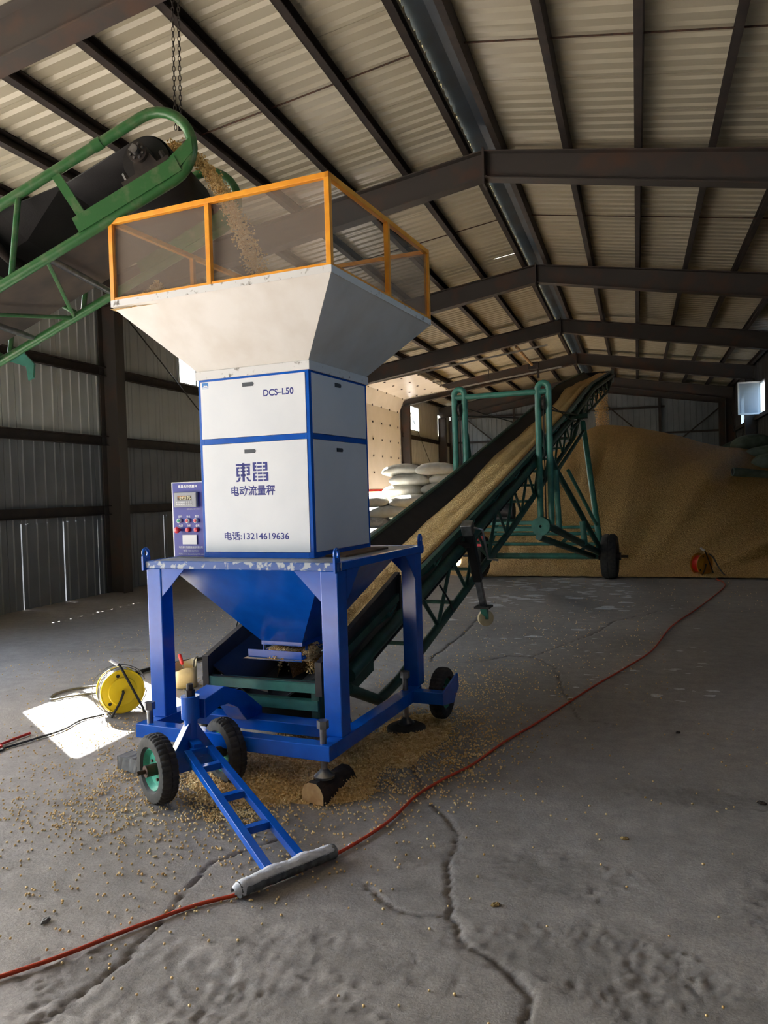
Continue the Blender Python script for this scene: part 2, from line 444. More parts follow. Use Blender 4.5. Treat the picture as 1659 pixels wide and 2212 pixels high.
# ================================================================== the hall
# ---- floor: one slab, cracks and spalled patches are real relief
def seg_dist(px, py, poly):
    d = np.full(px.shape, 1e9)
    for (ax, ay), (bx, by) in zip(poly[:-1], poly[1:]):
        vx, vy = bx - ax, by - ay; t = np.clip(((px-ax)*vx+(py-ay)*vy)/(vx*vx+vy*vy), 0, 1)
        d = np.minimum(d, np.hypot(px-ax-t*vx, py-ay-t*vy))
    return d
CRACKS = [
 (0.014, [(-1.318,4.284),(-1.205,3.995),(-1.113,3.808),(-1.033,3.607),(-0.971,3.506),(-0.881,3.42),(-0.796,3.289),(-0.761,3.092),(-0.746,2.931),(-0.69,2.728),(-0.664,2.589),(-0.581,2.453),(-0.492,2.398),(-0.423,2.342),(-0.362,2.266),(-0.328,2.169),(-0.307,2.0),(-0.25,1.6)]),
 (0.009, [(-0.657,2.561),(-0.724,2.573),(-0.807,2.566),(-0.865,2.582),(-0.944,2.659),(-1.023,2.726)]),
 (0.014, [(-1.774,6.5),(-1.768,7.038),(-1.745,7.753),(-1.77,8.607),(-1.813,10.062)]),
 (0.014, [(-1.468,6.494),(-1.249,6.628),(-1.12,6.843),(-0.911,6.823),(-0.716,7.331),(-0.453,7.962),(-0.25,8.826),(0.203,9.541)]),
 (0.012, [(-0.911,6.823),(-0.674,6.468),(-0.58,5.865),(-0.387,5.059),(-0.155,4.96)]),
 (0.012, [(-1.75,1.6),(-1.649,1.774),(-1.632,1.957),(-1.641,2.133),(-1.647,2.245),(-1.653,2.368),(-1.682,2.568),(-1.691,2.721),(-1.638,2.819),(-1.5,3.0)]),
 (0.016, [(-4.677,4.2),(-4.733,4.939),(-4.632,5.191),(-4.624,5.709),(-4.759,6.511)]),
]
def axis_pts(lo, a, b, hi, fine, coarse):
    return np.concatenate([np.arange(lo, a, coarse), np.arange(a, b, fine), np.arange(b, hi, coarse), [hi]])
gx = axis_pts(XL - 0.15, -3.2, 1.3, XR + 0.15, 0.0135, 0.2)
gy = np.concatenate([np.arange(YF - 0.1, 1.7, 0.3), np.arange(1.7, 4.6, 0.0135), np.arange(4.6, 10.2, 0.03), np.arange(10.2, YB, 0.4), [YB + 0.1]])
FX, FY = np.meshgrid(gx, gy, indexing='ij')
wob = 0.03
WX = FX + wob * (vnoise(FX*9, FY*9, 1) - .5) + 0.018 * (vnoise(FX*40, FY*40, 2) - .5)
WY = FY + wob * (vnoise(FX*9, FY*9, 3) - .5) + 0.018 * (vnoise(FX*40, FY*40, 4) - .5)
FZ = np.zeros_like(FX); HOLLOW_TONE = np.zeros_like(FX)
for w, poly in CRACKS:
    d = seg_dist(WX, WY, poly)
    ww = w * (0.6 + 0.9 * vnoise(FX*5, FY*5, 8))
    ww = ww * 0.62
    k = np.clip(1 - d / ww, 0, 1); FZ -= 0.012 * k ** 0.7
    HOLLOW_TONE = np.maximum(HOLLOW_TONE, np.clip(k * 1.1, 0, 0.6))  # darker tone along the cracks
    lip = np.clip(1 - d / (ww * 4), 0, 1) * vnoise(FX*60, FY*60, 9); FZ -= 0.004 * lip
def patch(cx, cy, rx, ry, depth, seed):
    global FZ, HOLLOW_TONE
    q = np.exp(-(((FX-cx)/rx)**2 + ((FY-cy)/ry)**2))
    nz = vnoise(FX*38, FY*38, seed) * 0.5 + vnoise(FX*73, FY*73, seed + 1) * 0.5
    mk = np.clip((q + nz * 0.7 - 0.86) * 4, 0, 1) * np.clip(q * 3, 0, 1)
    FZ -= depth * mk * (0.4 + nz); HOLLOW_TONE = np.maximum(HOLLOW_TONE, 0.22 * mk)  # slightly darker tone inside the sunken patch
for a in [(-0.3, 3.0, .35, .2, .005, 20), (-1.5, 1.95, .45, .28, .007, 24), (0.15, 2.3, .4, .25, .006, 28), (-0.2, 2.45, .5, .22, .006, 32),
          (0.55, 2.9, .25, .4, .005, 36), (-0.85, 3.0, .2, .12, .004, 40), (-0.95, 2.25, .5, .15, .005, 44), (0.3, 3.9, .5, .15, .004, 48), (-1.0, 1.95, .5, .2, .006, 52)]:
    patch(*a)
FZ += 0.0012 * (vnoise(FX*22, FY*22, 60) - .5) + 0.0016 * (vnoise(FX*71, FY*71, 63) - .5) * vnoise(FX*2.3, FY*2.3, 64) + 0.004 * (vnoise(FX*1.5, FY*1.5, 61) - .5)
FZ -= FZ.max()
fm = np_mesh('floor', np.stack([FX, FY, FZ], -1).reshape(-1, 3), grid_faces(len(gx), len(gy)), 'concrete')
at_ = fm.attributes.new('hollow_tone', 'FLOAT', 'POINT'); at_.data.foreach_set('value', HOLLOW_TONE.astype(np.float32).ravel())
fl = link('floor', fm); tag(fl, 'cracked grey concrete floor of the grain hall', None, None, 'structure')
g = MB().quad((-90, -90, -0.03), (90, -90, -0.03), (90, 90, -0.03), (-90, 90, -0.03)).build('ground', 'outside_ground')
tag(g, 'pale yard outside the hall', None, None, 'structure')

# ---- portal frames
def ibeam(mb, p0, p1, d0, d1, fw=0.2, ft=0.016, wt=0.012, side=(0, 1, 0)):
    """I section hanging below the line p0-p1, depth d0 to d1, flanges across `side`."""
    p0, p1 = V(*p0), V(*p1); ax = unit(p1 - p0); s = V(*side); dn = np.cross(ax, s); dn = dn if dn[2] < 0 else -dn
    b0, b1 = p0 + dn * d0, p1 + dn * d1
    mb.bar(p0 + dn*ft/2, p1 + dn*ft/2, fw, ft, -dn); mb.bar(b0 - dn*ft/2, b1 - dn*ft/2, fw, ft, -dn)
    a = [p0 + dn*ft, p1 + dn*ft, b1 - dn*ft, b0 - dn*ft]
    mb.prism([q - s*wt/2 for q in a], s * wt)
for i, y in enumerate(FRAMES):
    fr = struct('beam_frame', 'rust-brown steel portal frame spanning the hall')
    for sx in (-1, 1):
        xe = XL if sx < 0 else XR
        mb = MB(); ibeam(mb, (XRIDGE + sx*0.012, y, ZR), (xe - sx*0.05, y, zr(xe)), 0.36, 0.46)
        mb.build('rafter', 'beam_steel', fr)
        mb = MB()
        x0, x1 = (xe + 0.03, xe + 0.36) if sx < 0 else (xe - 0.36, xe - 0.03)
        zt = zr(xe) - 0.4
        mb.box((x0, y-0.11, 0), (x0+0.016, y+0.11, zt)); mb.box((x1-0.016, y-0.11, 0), (x1, y+0.11, zt)); mb.box((x0+0.016, y-0.006, 0), (x1-0.016, y+0.006, zt))
        mb.build('column', 'beam_steel', fr)
    MB().box((XRIDGE-0.014, y-0.12, ZR-0.46), (XRIDGE+0.014, y+0.12, ZR+0.03)).build('apex_plate', 'beam_steel', fr)
fr = struct('beam_gable', 'dark gable beam and bracing on the far end wall')
for sx in (-1, 1):
    xe = XL if sx < 0 else XR
    mb = MB(); ibeam(mb, (XRIDGE + sx*0.012, YB-0.2, ZR), (xe - sx*0.05, YB-0.2, zr(xe)), 0.42, 0.42); mb.build('rafter', 'beam_steel', fr)
    x0, x1 = (xe + 0.03, xe + 0.4) if sx < 0 else (xe - 0.4, xe - 0.03)
    MB().box((x0, YB-0.35, 0), (x1, YB-0.1, zr(xe) - 0.36)).build('column', 'beam_steel', fr)
for z in (1.3, 2.5, 3.68): MB().box((XL+0.4, YB-0.14, z-0.04), (XR-0.4, YB-0.04, z+0.04)).build('girt', 'purlin_brown', fr)
MB().box((XL+0.4, YB-0.14, 4.77), (1.2, YB-0.04, 4.85)).build('girt', 'purlin_brown', fr)
for x in (-5.2, 1.0): MB().box((x-0.05, YB-0.2, 0), (x+0.05, YB-0.06, zr(x)-0.36)).build('post', 'purlin_brown', fr)
for a, b in [((-1.4, 5.2), (1.7, 2.3)), ((3.5, 4.75), (0.5, 2.3)), ((-7.7, 5.0), (-4.5, 2.3)), ((-2.4, 5.2), (-5.6, 2.3))]:
    MB().cyl((a[0], YB-0.24, a[1]), (b[0], YB-0.24, b[1]), 0.028, 8).build('brace_rod', 'purlin_brown', fr)

# ---- roof: purlins, ribbed sheets, ridge cap
roof = struct('ceiling', 'ribbed cream sheet-metal roof on dark purlins')
PUR_L = [-2.13, -2.99, -3.85, -4.71, -5.57, -6.43, -7.29, -8.08]
PUR_R = [-1.62, -0.75, 0.13, 1.0, 1.88, 2.75, 3.58]
def purlin_mesh(x, w=0.075, h=0.16):
    mb = MB(); z = zr(x); s = 1 if x < XRIDGE else -1; u = unit((-SLOPE*s, 0, 1)); a = unit((1, 0, SLOPE*s))
    p = V(x, 0, z) + u * h / 2
    ends = [(YF, YB)]
    for y0, y1 in ends:   # a C section: web and two flanges
        mb.bar(p + V(0, y0, 0), p + V(0, y1, 0), 0.012, h, u)
        mb.bar(p + V(0, y0, 0) - u*(h/2-0.008) + a*s*w/2, p + V(0, y1, 0) - u*(h/2-0.008) + a*s*w/2, w, 0.016, u)
        mb.bar(p + V(0, y0, 0) + u*(h/2-0.008) + a*s*w/2, p + V(0, y1, 0) + u*(h/2-0.008) + a*s*w/2, w, 0.016, u)
    return mb
for x in PUR_L + PUR_R: purlin_mesh(x).build('purlin', 'purlin_brown', roof)
SHW = 0.82
def sheet_profile(w, pitch, rib, rh, lip=0.05, run=0.012):
    p = [(0, lip), (0.006, lip), (0.006, 0)]
    k = max(1, round((w - 0.02) / pitch)); st = w / k
    for i in range(k):
        c = (i + 0.5) * st
        p += [(c-rib/2-run, 0), (c-rib/2, rh), (c+rib/2, rh), (c+rib/2+run, 0)]
    return p + [(w-0.006, 0), (w-0.006, lip), (w, lip)]
def roof_mesh(side, hole=None):
    prof = sheet_profile(SHW, 0.205, 0.022, 0.034, 0.05, 0.03)
    xs = [XRIDGE + 0.19*side, XRIDGE + 0.75*side, XRIDGE + 1.6*side, XRIDGE + 3.4*side, (XL - 0.35) if side < 0 else (XR + 0.35)]
    mb = MB(); vs = []; fs = []; m = len(prof)
    for x in xs:
        for (y, h) in prof: vs.append((x, y, zr(x) + 0.165 + h))
    for i in range(len(xs) - 1):
        for k in range(m - 1):
            if hole and hole == (i, k): continue
            fs.append((i*m+k, i*m+k+1, (i+1)*m+k+1, (i+1)*m+k))
    return mb.add(vs, fs)
RL = roof_mesh(-1).mesh('roof_sheet_slope', 'roof_sheet'); RR = roof_mesh(1).mesh('roof_sheet_slope', 'roof_sheet')
nsh = int(math.ceil((YB - YF) / SHW)) + 1
for i in range(nsh):
    y = YF - 0.3 + i * SHW
    for me, sd in ((RL, -1), (RR, 1)):
        if sd < 0 and abs(y - 15.35) < 0.41:
            o = link('roof_sheet', roof_mesh(-1, (0, 1)).mesh('roof_sheet_slit', 'roof_sheet'), roof)
        else: o = link('roof_sheet', me, roof)
        o.location.y = y
mb = MB()   # ridge cap: bridges the two slopes
zc = ZR + 0.2
mb.add([(XRIDGE-0.30, YF-.3, zc-0.028), (XRIDGE, YF-.3, zc), (XRIDGE+0.30, YF-.3, zc-0.028), (XRIDGE-0.30, YB+.3, zc-0.028), (XRIDGE, YB+.3, zc), (XRIDGE+0.30, YB+.3, zc-0.028)], [(0,1,4,3),(1,2,5,4)])
mb.build('ridge_cap', 'ridge_cap', roof)
# thin tie rod running along the slope between purlins, as in the near bays
for y in (7.9, 13.2):
    for sx in (-1, 1):
        xe = XL + 0.3 if sx < 0 else XR - 0.3
        MB().cyl((XRIDGE + sx*0.25, y, zr(XRIDGE + sx*0.25) + 0.1), (xe, y, zr(xe) + 0.1), 0.009, 6).build('sag_rod', 'rusty_steel', roof)

# ---- walls: ribbed sheets cut round the openings
WALL_CACHE = {}
def wall_piece(parent, kind, origin, rotz, w, h, mat):
    key = (round(w, 3), round(h, 3), mat)
    if key not in WALL_CACHE:
        prof = sheet_profile(w, 0.2, 0.022, -0.014, 0.03); mb = MB(); m = len(prof)
        vs = [(x, y, 0) for x, y in prof] + [(x, y, h) for x, y in prof]
        WALL_CACHE[key] = mb.add(vs, [(k, k+1, m+k+1, m+k) for k in range(m-1)]).mesh('wall_sheet', mat, fix=False)
    o = link('sheet', WALL_CACHE[key], parent); o.location = origin; o.rotation_euler = (0, 0, rotz); return o
def columns_between(a, b, breaks, maxw=0.98):
    pts = sorted({a, b} | {v for v in breaks if a < v < b}); out = []
    for p, q in zip(pts[:-1], pts[1:]):
        k = max(1, math.ceil((q - p) / maxw - 1e-6)); st = (q - p) / k
        out += [(p + i*st, p + (i+1)*st) for i in range(k)]
    return out
def side_wall(name, x, openings, top, rotz, rows, slits=()):
    w = struct(name)
    br = [v for o in openings for v in o[:2]] + [s[0] for s in slits]
    for a, b in columns_between(YF, YB, br):
        c = (a + b) / 2; op = [o for o in openings if o[0] < c < o[1]]
        for z0, z1, mat in rows:
            spans = [(z0, z1)]
            for o in op:
                ns = []
                for s0, s1 in spans:
                    if o[3] <= s0 or o[2] >= s1: ns.append((s0, s1)); continue
                    if o[2] > s0: ns.append((s0, o[2]))
                    if o[3] < s1: ns.append((o[3], s1))
                spans = ns
            for s0, s1 in spans:
                gap = 0.0
                zz = s0
                for sl in slits:
                    if abs(sl[0] - a) < 0.02 and s0 < 0.1: gap = sl[1]
                yo = a + gap if rotz > 0 else b
                wall_piece(w, None, (x, yo, zz), rotz, b - a - gap, s1 - s0, mat)
    return w
opL = [(DOOR0[0], DOOR0[1], 0, DOOR0[2]), (DOOR1[0], DOOR1[1], 0, DOOR1[2])] + WIN_L
wl_ = side_wall('wall_left', XL, opL, zr(XL), math.pi/2, [(-0.02, 1.2, 'wall_low'), (1.2, 2.46, 'wall_low'), (2.46, zr(XL)+0.2, 'wall_sheet')], slits=[(8.55, .010), (9.38, .013), (10.15, .004), (11.95, .009)])
wl_['label'] = 'grey ribbed steel side wall with high windows and horizontal girts'
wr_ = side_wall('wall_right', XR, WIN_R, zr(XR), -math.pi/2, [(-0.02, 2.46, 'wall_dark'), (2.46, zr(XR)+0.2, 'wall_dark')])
wr_['label'] = 'dark ribbed steel side wall behind the grain heap'
wb_ = struct('wall_back', 'grey ribbed steel end wall behind the grain heap')
for a, b in columns_between(XL, XR, []): wall_piece(wb_, None, (a, YB, -0.02), 0, b - a, zr((a+b)/2) + 0.35, 'wall_back')
wf_ = struct('wall_front', 'ribbed steel end wall at the near gable')
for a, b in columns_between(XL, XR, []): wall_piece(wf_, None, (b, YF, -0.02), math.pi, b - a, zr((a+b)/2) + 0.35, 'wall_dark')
for z in (1.34, 2.46, 3.58):
    for a, b in ((YF, DOOR0[0]), (DOOR0[1], DOOR1[0]), (DOOR1[1], YB)):
        mb = MB(); mb.box((XL+0.02, a, z-0.075), (XL+0.032, b, z+0.075)); mb.box((XL+0.02, a, z+0.063), (XL+0.10, b, z+0.075)); mb.box((XL+0.02, a, z-0.075), (XL+0.10, b, z-0.063))
        mb.build('girt', 'purlin_brown', wl_)
for z in (1.34, 2.46, 3.5):
    MB().box((XR-0.1, YF, z-0.06), (XR-0.02, YB, z+0.06)).build('girt', 'purlin_brown', wr_)
for y0, y1 in ((10.7, 15.8), (27.4, 32.2)):
    MB().cyl((XL+0.2, y0, 4.6), (XL+0.2, y1, 1.4), 0.012, 6).build('brace_rod', 'dark_steel', wl_)
for y0, y1 in ((27.2, 32.4), (32.4, 27.2)):
    MB().cyl((XR-0.2, y0, 4.4), (XR-0.2, y1, 0.6), 0.014, 6).build('brace_rod', 'dark_steel', wr_)
wk = 0
def window(x, y0, y1, z0, z1, side, open_sash=False):
    global wk; wk += 1
    w = struct('window_%d' % wk, 'small high window with a pale frame, bright daylight behind')
    fx0, fx1 = (x - 0.05, x + 0.03) if side < 0 else (x - 0.03, x + 0.05); t = 0.05; mb = MB()
    mb.box((fx0, y0, z0), (fx1, y1, z0+t)); mb.box((fx0, y0, z1-t), (fx1, y1, z1)); mb.box((fx0, y0, z0+t), (fx1, y0+t, z1-t)); mb.box((fx0, y1-t, z0+t), (fx1, y1, z1-t))
    mb.box((fx0, (y0+y1)/2-t/2, z0+t), (fx1, (y0+y1)/2+t/2, z1-t)); mb.build('window_frame', 'window_frame', w)
    ym = (y0 + y1) / 2
    if not open_sash: MB().box((x-0.012, y0+t, z0+t), (x-0.008, ym-t/2, z1-t)).build('pane', 'glass', w)
    MB().box((x-0.012, ym+t/2, z0+t), (x-0.008, y1-t, z1-t)).build('pane', 'glass', w)
    if open_sash:   # casement swung into the hall
        L = ym - y0 - 0.06; a = math.radians(100); dx, dy = -math.sin(a)*L, math.cos(a)*L; yb = ym - 0.02
        p0 = V(x-0.04, yb, 0); p1 = p0 + V(dx, -abs(dy)*0.3, 0); sash = MB()
        for q in (p0, p1): sash.bar((q[0], q[1], z0), (q[0], q[1], z1), 0.045, 0.045)
        for z in (z0+0.02, z1-0.02): sash.bar((p0[0], p0[1], z), (p1[0], p1[1], z), 0.04, 0.045)
        so = sash.build('sash', 'window_frame', w)
        MB().bar((p0[0], p0[1], (z0+z1)/2), (p1[0], p1[1], (z0+z1)/2), 0.006, z1-z0-0.06).build('pane', 'glass_dusty', so)
    portal(x, (y0+y1)/2, (z0+z1)/2, y1-y0, z1-z0, (-side, 0, 0))
for o in WIN_L: window(XL, *o, -1)
for o in WIN_R: window(XR, *o, 1, o[0] == 25.2)
portal(XL, (DOOR0[0]+DOOR0[1])/2, DOOR0[2]/2, DOOR0[1]-DOOR0[0], DOOR0[2], (1, 0, 0))
portal(XL, (DOOR1[0]+DOOR1[1])/2, DOOR1_BOTTOM/2, DOOR1[1]-DOOR1[0], DOOR1_BOTTOM, (1, 0, 0))

# ---- sectional door, half raised: panels climb, turn under the roof and follow its slope
dr = struct('door_1', 'white sectional overhead door, half raised, with track along the roof')
y0, y1, ztop = DOOR1
def door_path(s):
    """distance s up from the raised bottom edge -> (x, z, angle)"""
    xw, r = XL + 0.12, 0.35; zs = 4.5; h = zs - DOOR1_BOTTOM; al = math.atan(0.13); arc = r * (math.pi/2 - al)
    if s <= h: return xw, DOOR1_BOTTOM + s, math.pi/2
    if s <= h + arc:
        a = (s - h) / r; return xw + r - r*math.cos(a), zs + r*math.sin(a), math.pi/2 - a
    a = math.pi/2 - al; q = s - h - arc
    return xw + r - r*math.cos(a) + q*math.cos(al), zs + r*math.sin(a) + q*math.sin(al), al
PH = 0.55
hinge = MB().box((-0.010, -0.022, -0.03), (0.010, 0.022, 0.03)).mesh('hinge', 'dark_steel')
for i in range(9):
    xa, za, _ = door_path(i*PH - 0.006); xb, zb, _ = door_path((i+1)*PH - 0.001)
    d = unit((xb-xa, 0, zb-za)); nrm_ = V(d[2], 0, -d[0])
    pn = MB().prism([V(xa, y0, za), V(xb, y0, zb), V(xb, y1, zb), V(xa, y1, za)], -nrm_*0.04).build('door_panel', 'door_panel', dr)
    for yy in np.linspace(y0+0.25, y1-0.25, 5):
        h = link('hinge', hinge, pn); c = V(xb, yy, zb) + nrm_*0.012; h.location = c; h.rotation_euler = (0, math.atan2(d[0], d[2]), 0)
xa, za, _ = door_path(0)
MB().box((xa-0.04, y0, za-0.07), (xa+0.01, y1, za)).build('bottom_seal', 'door_seal', dr)
for yy in (y0 - 0.03, y1 + 0.03):
    pts = [(XL+0.12, yy, 0.0)] + [(door_path(s)[0], yy, door_path(s)[1]) for s in np.linspace(0, 8.9, 40)]
    mb = MB()
    for p, q in zip(pts[:-1], pts[1:]): mb.bar(p, q, 0.05, 0.03, (0, 1, 0))
    mb.build('track', 'track_steel', dr)
    MB().box((XL+0.02, yy-0.09 if yy < y1 else yy, 0), (XL+0.12, yy if yy < y1 else yy+0.14, 4.75)).build('jamb', 'rusty_steel', dr)
MB().cyl((-3.25, y0+0.2, 5.62), (-3.25, y1-0.5, 5.62), 0.05, 14).build('torsion_spring', 'tan_tube', dr, smooth=True)
MB().cyl((-3.25, y0-0.1, 5.62), (-3.25, y1+0.1, 5.62), 0.016, 8).build('torsion_shaft', 'dark_steel', dr, smooth=True)
mb = MB().box((-3.4, y1-0.3, 5.5), (-3.05, y1-0.05, 5.74)); mb.box((-3.12, y1-0.24, 5.2), (-3.04, y1-0.14, 5.5)); mb.build('door_motor', 'dark_steel', dr, bevel=0.01)
for yy in (y0 - 0.03, y1 + 0.03):
    for x in (-6.5, -4.8, -3.4):
        zt = door_path(0)[1]; MB().cyl((x, yy, 4.93 + 0.13*(x+7.75)), (x, yy, zr(x)+0.05), 0.012, 6).build('hanger', 'dark_steel', dr)
# ================================================================== blue and white flow scale (weighing machine)
M0 = Vector((-1.492, 3.456, 0.0)); MROT = math.radians(-5.534)
sc_ = thing('flow_scale', 'white and blue grain flow scale with flared hopper and orange screened guard', 'machine', M0, MROT)
def wheel(parent, c, axis, r, w, rim_mat='rim_teal', lugs=36, name='wheel', rimr=0.58, hubmat='rusty_steel', hub_out=0.05, label=None):
    a = unit(axis); h = w / 2
    prof = [(-h*0.55, r*rimr), (-h*0.95, r*(rimr+0.08)), (-h, r*0.80), (-h*0.92, r*0.92), (-h*0.62, r*0.985), (-h*0.08, r), (-h*0.05, r*0.965), (h*0.05, r*0.965), (h*0.08, r), (h*0.62, r*0.985), (h*0.92, r*0.92), (h, r*0.80), (h*0.95, r*(rimr+0.08)), (h*0.55, r*rimr)]
    n = lugs * 3
    def rm(k, i): return 0.962 if (k % 3 == 0 and i in (3, 4, 5, 8, 9, 10)) else 1.0
    t = MB().lathe(prof, c, a, n, rm).build(name, 'tyre', parent, smooth=True, label=label)
    rp = [(-h*0.62, r*(rimr+0.02)), (-h*0.7, r*rimr), (-h*0.35, r*rimr*0.9), (-h*0.15, r*rimr*0.82), (-h*0.1, r*rimr*0.45), (-h*0.1, 0.012), (h*0.1, 0.012), (h*0.1, r*rimr*0.45), (h*0.15, r*rimr*0.82), (h*0.35, r*rimr*0.9), (h*0.7, r*rimr), (h*0.62, r*(rimr+0.02))]
    MB().lathe(rp, c, a, 32).build('rim', rim_mat, t, smooth=True)
    c = V(*c); mb = MB(); mb.cyl(c - a*(h+hub_out*0.3), c + a*(h*0.4), r*0.17, 18); mb.cyl(c - a*(h+hub_out), c - a*h*0.2, r*0.06, 10)
    mb.cyl(c + a*h*0.4, c + a*(h+hub_out*0.3), r*0.17, 18)
    for k in range(5):
        s = unit(np.cross(a, (0, 0, 1))); t2 = np.cross(a, s); q = c + (s*math.cos(k*1.257)+t2*math.sin(k*1.257))*r*0.3
        mb.cyl(q - a*h*0.3, q + a*h*0.3, r*0.045, 6)
    mb.build('hub', hubmat, t, smooth=True)
    return t
bl = 'blue_paint'
U0, U1 = -1.15, 0.055
# base
MB().box((U0, -0.05, 0.193), (U1, 0.03, 0.27)).build('base_beam', bl, sc_, bevel=0.004)
MB().box((U0, 0.03, 0.193), (U0+0.08, 1.2, 0.268)).build('base_beam', bl, sc_, bevel=0.004)
MB().box((U1-0.08, 0.03, 0.193), (U1, 1.2, 0.268)).build('base_beam', bl, sc_, bevel=0.004)
MB().box((U0+0.08, 0.25, 0.2), (U1-0.08, 0.37, 0.262)).build('base_beam', bl, sc_, bevel=0.004)
MB().box((U0+0.08, 1.13, 0.193), (-0.95, 1.2, 0.268)).build('base_beam', bl, sc_, bevel=0.004)
LEGS = [(-1.165, 0.10), (-0.05, 0.10), (-1.165, 1.165), (-0.05, 1.165)]
for lu, lv in LEGS: MB().box((lu, lv, 0.266), (lu+0.1, lv+0.1, 1.112)).build('leg', bl, sc_, bevel=0.006)
# levelling feet: bolt, nut, steel pad
for fu, fv, zb in ((-1.08, -0.01, 0.075), (0.0, -0.01, 0.10), (-1.1, 1.12, 0.055), (0.0, 1.06, 0.055)):
    mb = MB().cyl((fu, fv, zb+0.03), (fu, fv, 0.36), 0.017, 14)
    f = mb.build('levelling_foot', 'steel', sc_, smooth=True)
    MB().cyl((fu, fv, 0.345), (fu, fv, 0.385), 0.030, 6).build('bolt_head', 'steel', f)
    MB().lathe([(0, 0.001), (0, 0.05), (0.012, 0.052), (0.03, 0.03), (0.045, 0.018), (0.05, 0.001)], (fu, fv, zb), (0, 0, 1), 20).build('pad', 'steel', f, smooth=True)
# rear wheels on outriggers
for sgn, ub in ((1, U1), (-1, U0)):
    o1 = ub + sgn*0.19
    MB().box((min(ub, o1), 1.05, 0.193), (max(ub, o1), 1.12, 0.268)).build('outrigger', bl, sc_, bevel=0.004)
    pu = o1 - 0.006 if sgn > 0 else o1 - 0.006
    MB().prism([(pu, 1.05, 0.193), (pu, 1.05, 0.268), (pu, 1.34, 0.33), (pu, 1.36, 0.24), (pu, 1.25, 0.16)], (0.012, 0, 0)).build('outrigger_plate', bl, sc_, bevel=0.002)
    wheel(sc_, (ub + sgn*0.105, 1.29, 0.205), (-sgn, 0, 0), 0.163, 0.085)
# table: worn blue edge frame and grey plate
MB().box((-1.178, 0.092, 1.11), (0.062, 0.13, 1.152)).build('table_edge', 'blue_worn', sc_, bevel=0.003)
for lo, hi in (((-1.178, 1.25, 1.11), (0.062, 1.288, 1.152)), ((-1.178, 0.13, 1.11), (-1.14, 1.25, 1.152)), ((0.024, 0.13, 1.11), (0.062, 1.25, 1.152))):
    MB().box(lo, hi).build('table_edge', bl, sc_, bevel=0.003)
MB().box((-1.14, 0.13, 1.143), (0.024, 1.25, 1.151)).build('table_plate', 'slab_grey', sc_)
MB().box((-0.19, 0.42, 1.152), (-0.06, 1.0, 1.163)).build('packing_board', 'board_brown', sc_, bevel=0.003)
for gu, gv, du, dv in [(-1.065, 0.106, 0.16, 0), (-0.05, 0.106, -0.16, 0), (-1.065, 1.258, 0.16, 0), (-0.05, 1.258, -0.16, 0), (-1.16, 0.2, 0, 0.16), (-1.16, 1.165, 0, -0.16), (0.042, 0.2, 0, 0.16), (0.042, 1.165, 0, -0.16)]:
    th = (0, 0.008, 0) if du else (0.008, 0, 0)
    MB().prism([(gu, gv, 1.11), (gu+du, gv+dv, 1.11), (gu, gv, 0.95)], th).build('gusset', bl, sc_)
for lu, lv in ((-1.17, 0.105), (0.045, 0.105), (-1.17, 1.265), (0.045, 1.265)):   # lifting lugs
    pts = [(lu, lv + 0.022*math.cos(a), 1.195 + 0.026*math.sin(a)) for a in np.linspace(0, 2*math.pi, 15)[:-1]]
    mb = MB().tube(pts, 0.0085, 8, closed=True); mb.box((lu-0.006, lv-0.03, 1.10), (lu+0.006, lv+0.03, 1.178)); mb.build('lifting_lug', bl, sc_, smooth=True)
# lower discharge hopper, outlet and tray
a = [(-1.05, .17), (-.08, .17), (-.08, 1.2), (-1.05, 1.2)]; b = [(-.715, .56), (-.435, .56), (-.435, .84), (-.715, .84)]
mb = MB(); vs = [(*p, 1.105) for p in a] + [(*p, 0.635) for p in b] + [(*p, 0.612) for p in b]
mb.add(vs, [(i, (i+1) % 4, 4+(i+1) % 4, 4+i) for i in range(4)] + [(4+i, 4+(i+1) % 4, 8+(i+1) % 4, 8+i) for i in range(4)])
lh = mb.build('discharge_hopper', bl, sc_); sm = lh.modifiers.new('wall', 'SOLIDIFY'); sm.thickness = 0.004
mb = MB(); tz = 0.555
mb.box((-.75, .47, tz), (-.39, .92, tz+.004)); mb.box((-.75, .47, tz-.012), (-.39, .475, tz+.045)); mb.box((-.75, .915, tz+.004), (-.39, .92, tz+.045))
mb.build('discharge_tray', bl, sc_)
for uu in (-.72, -.43): MB().bar((uu, .6, tz+.004), (uu, .6, .66), .02, .005).build('tray_hanger', bl, sc_)
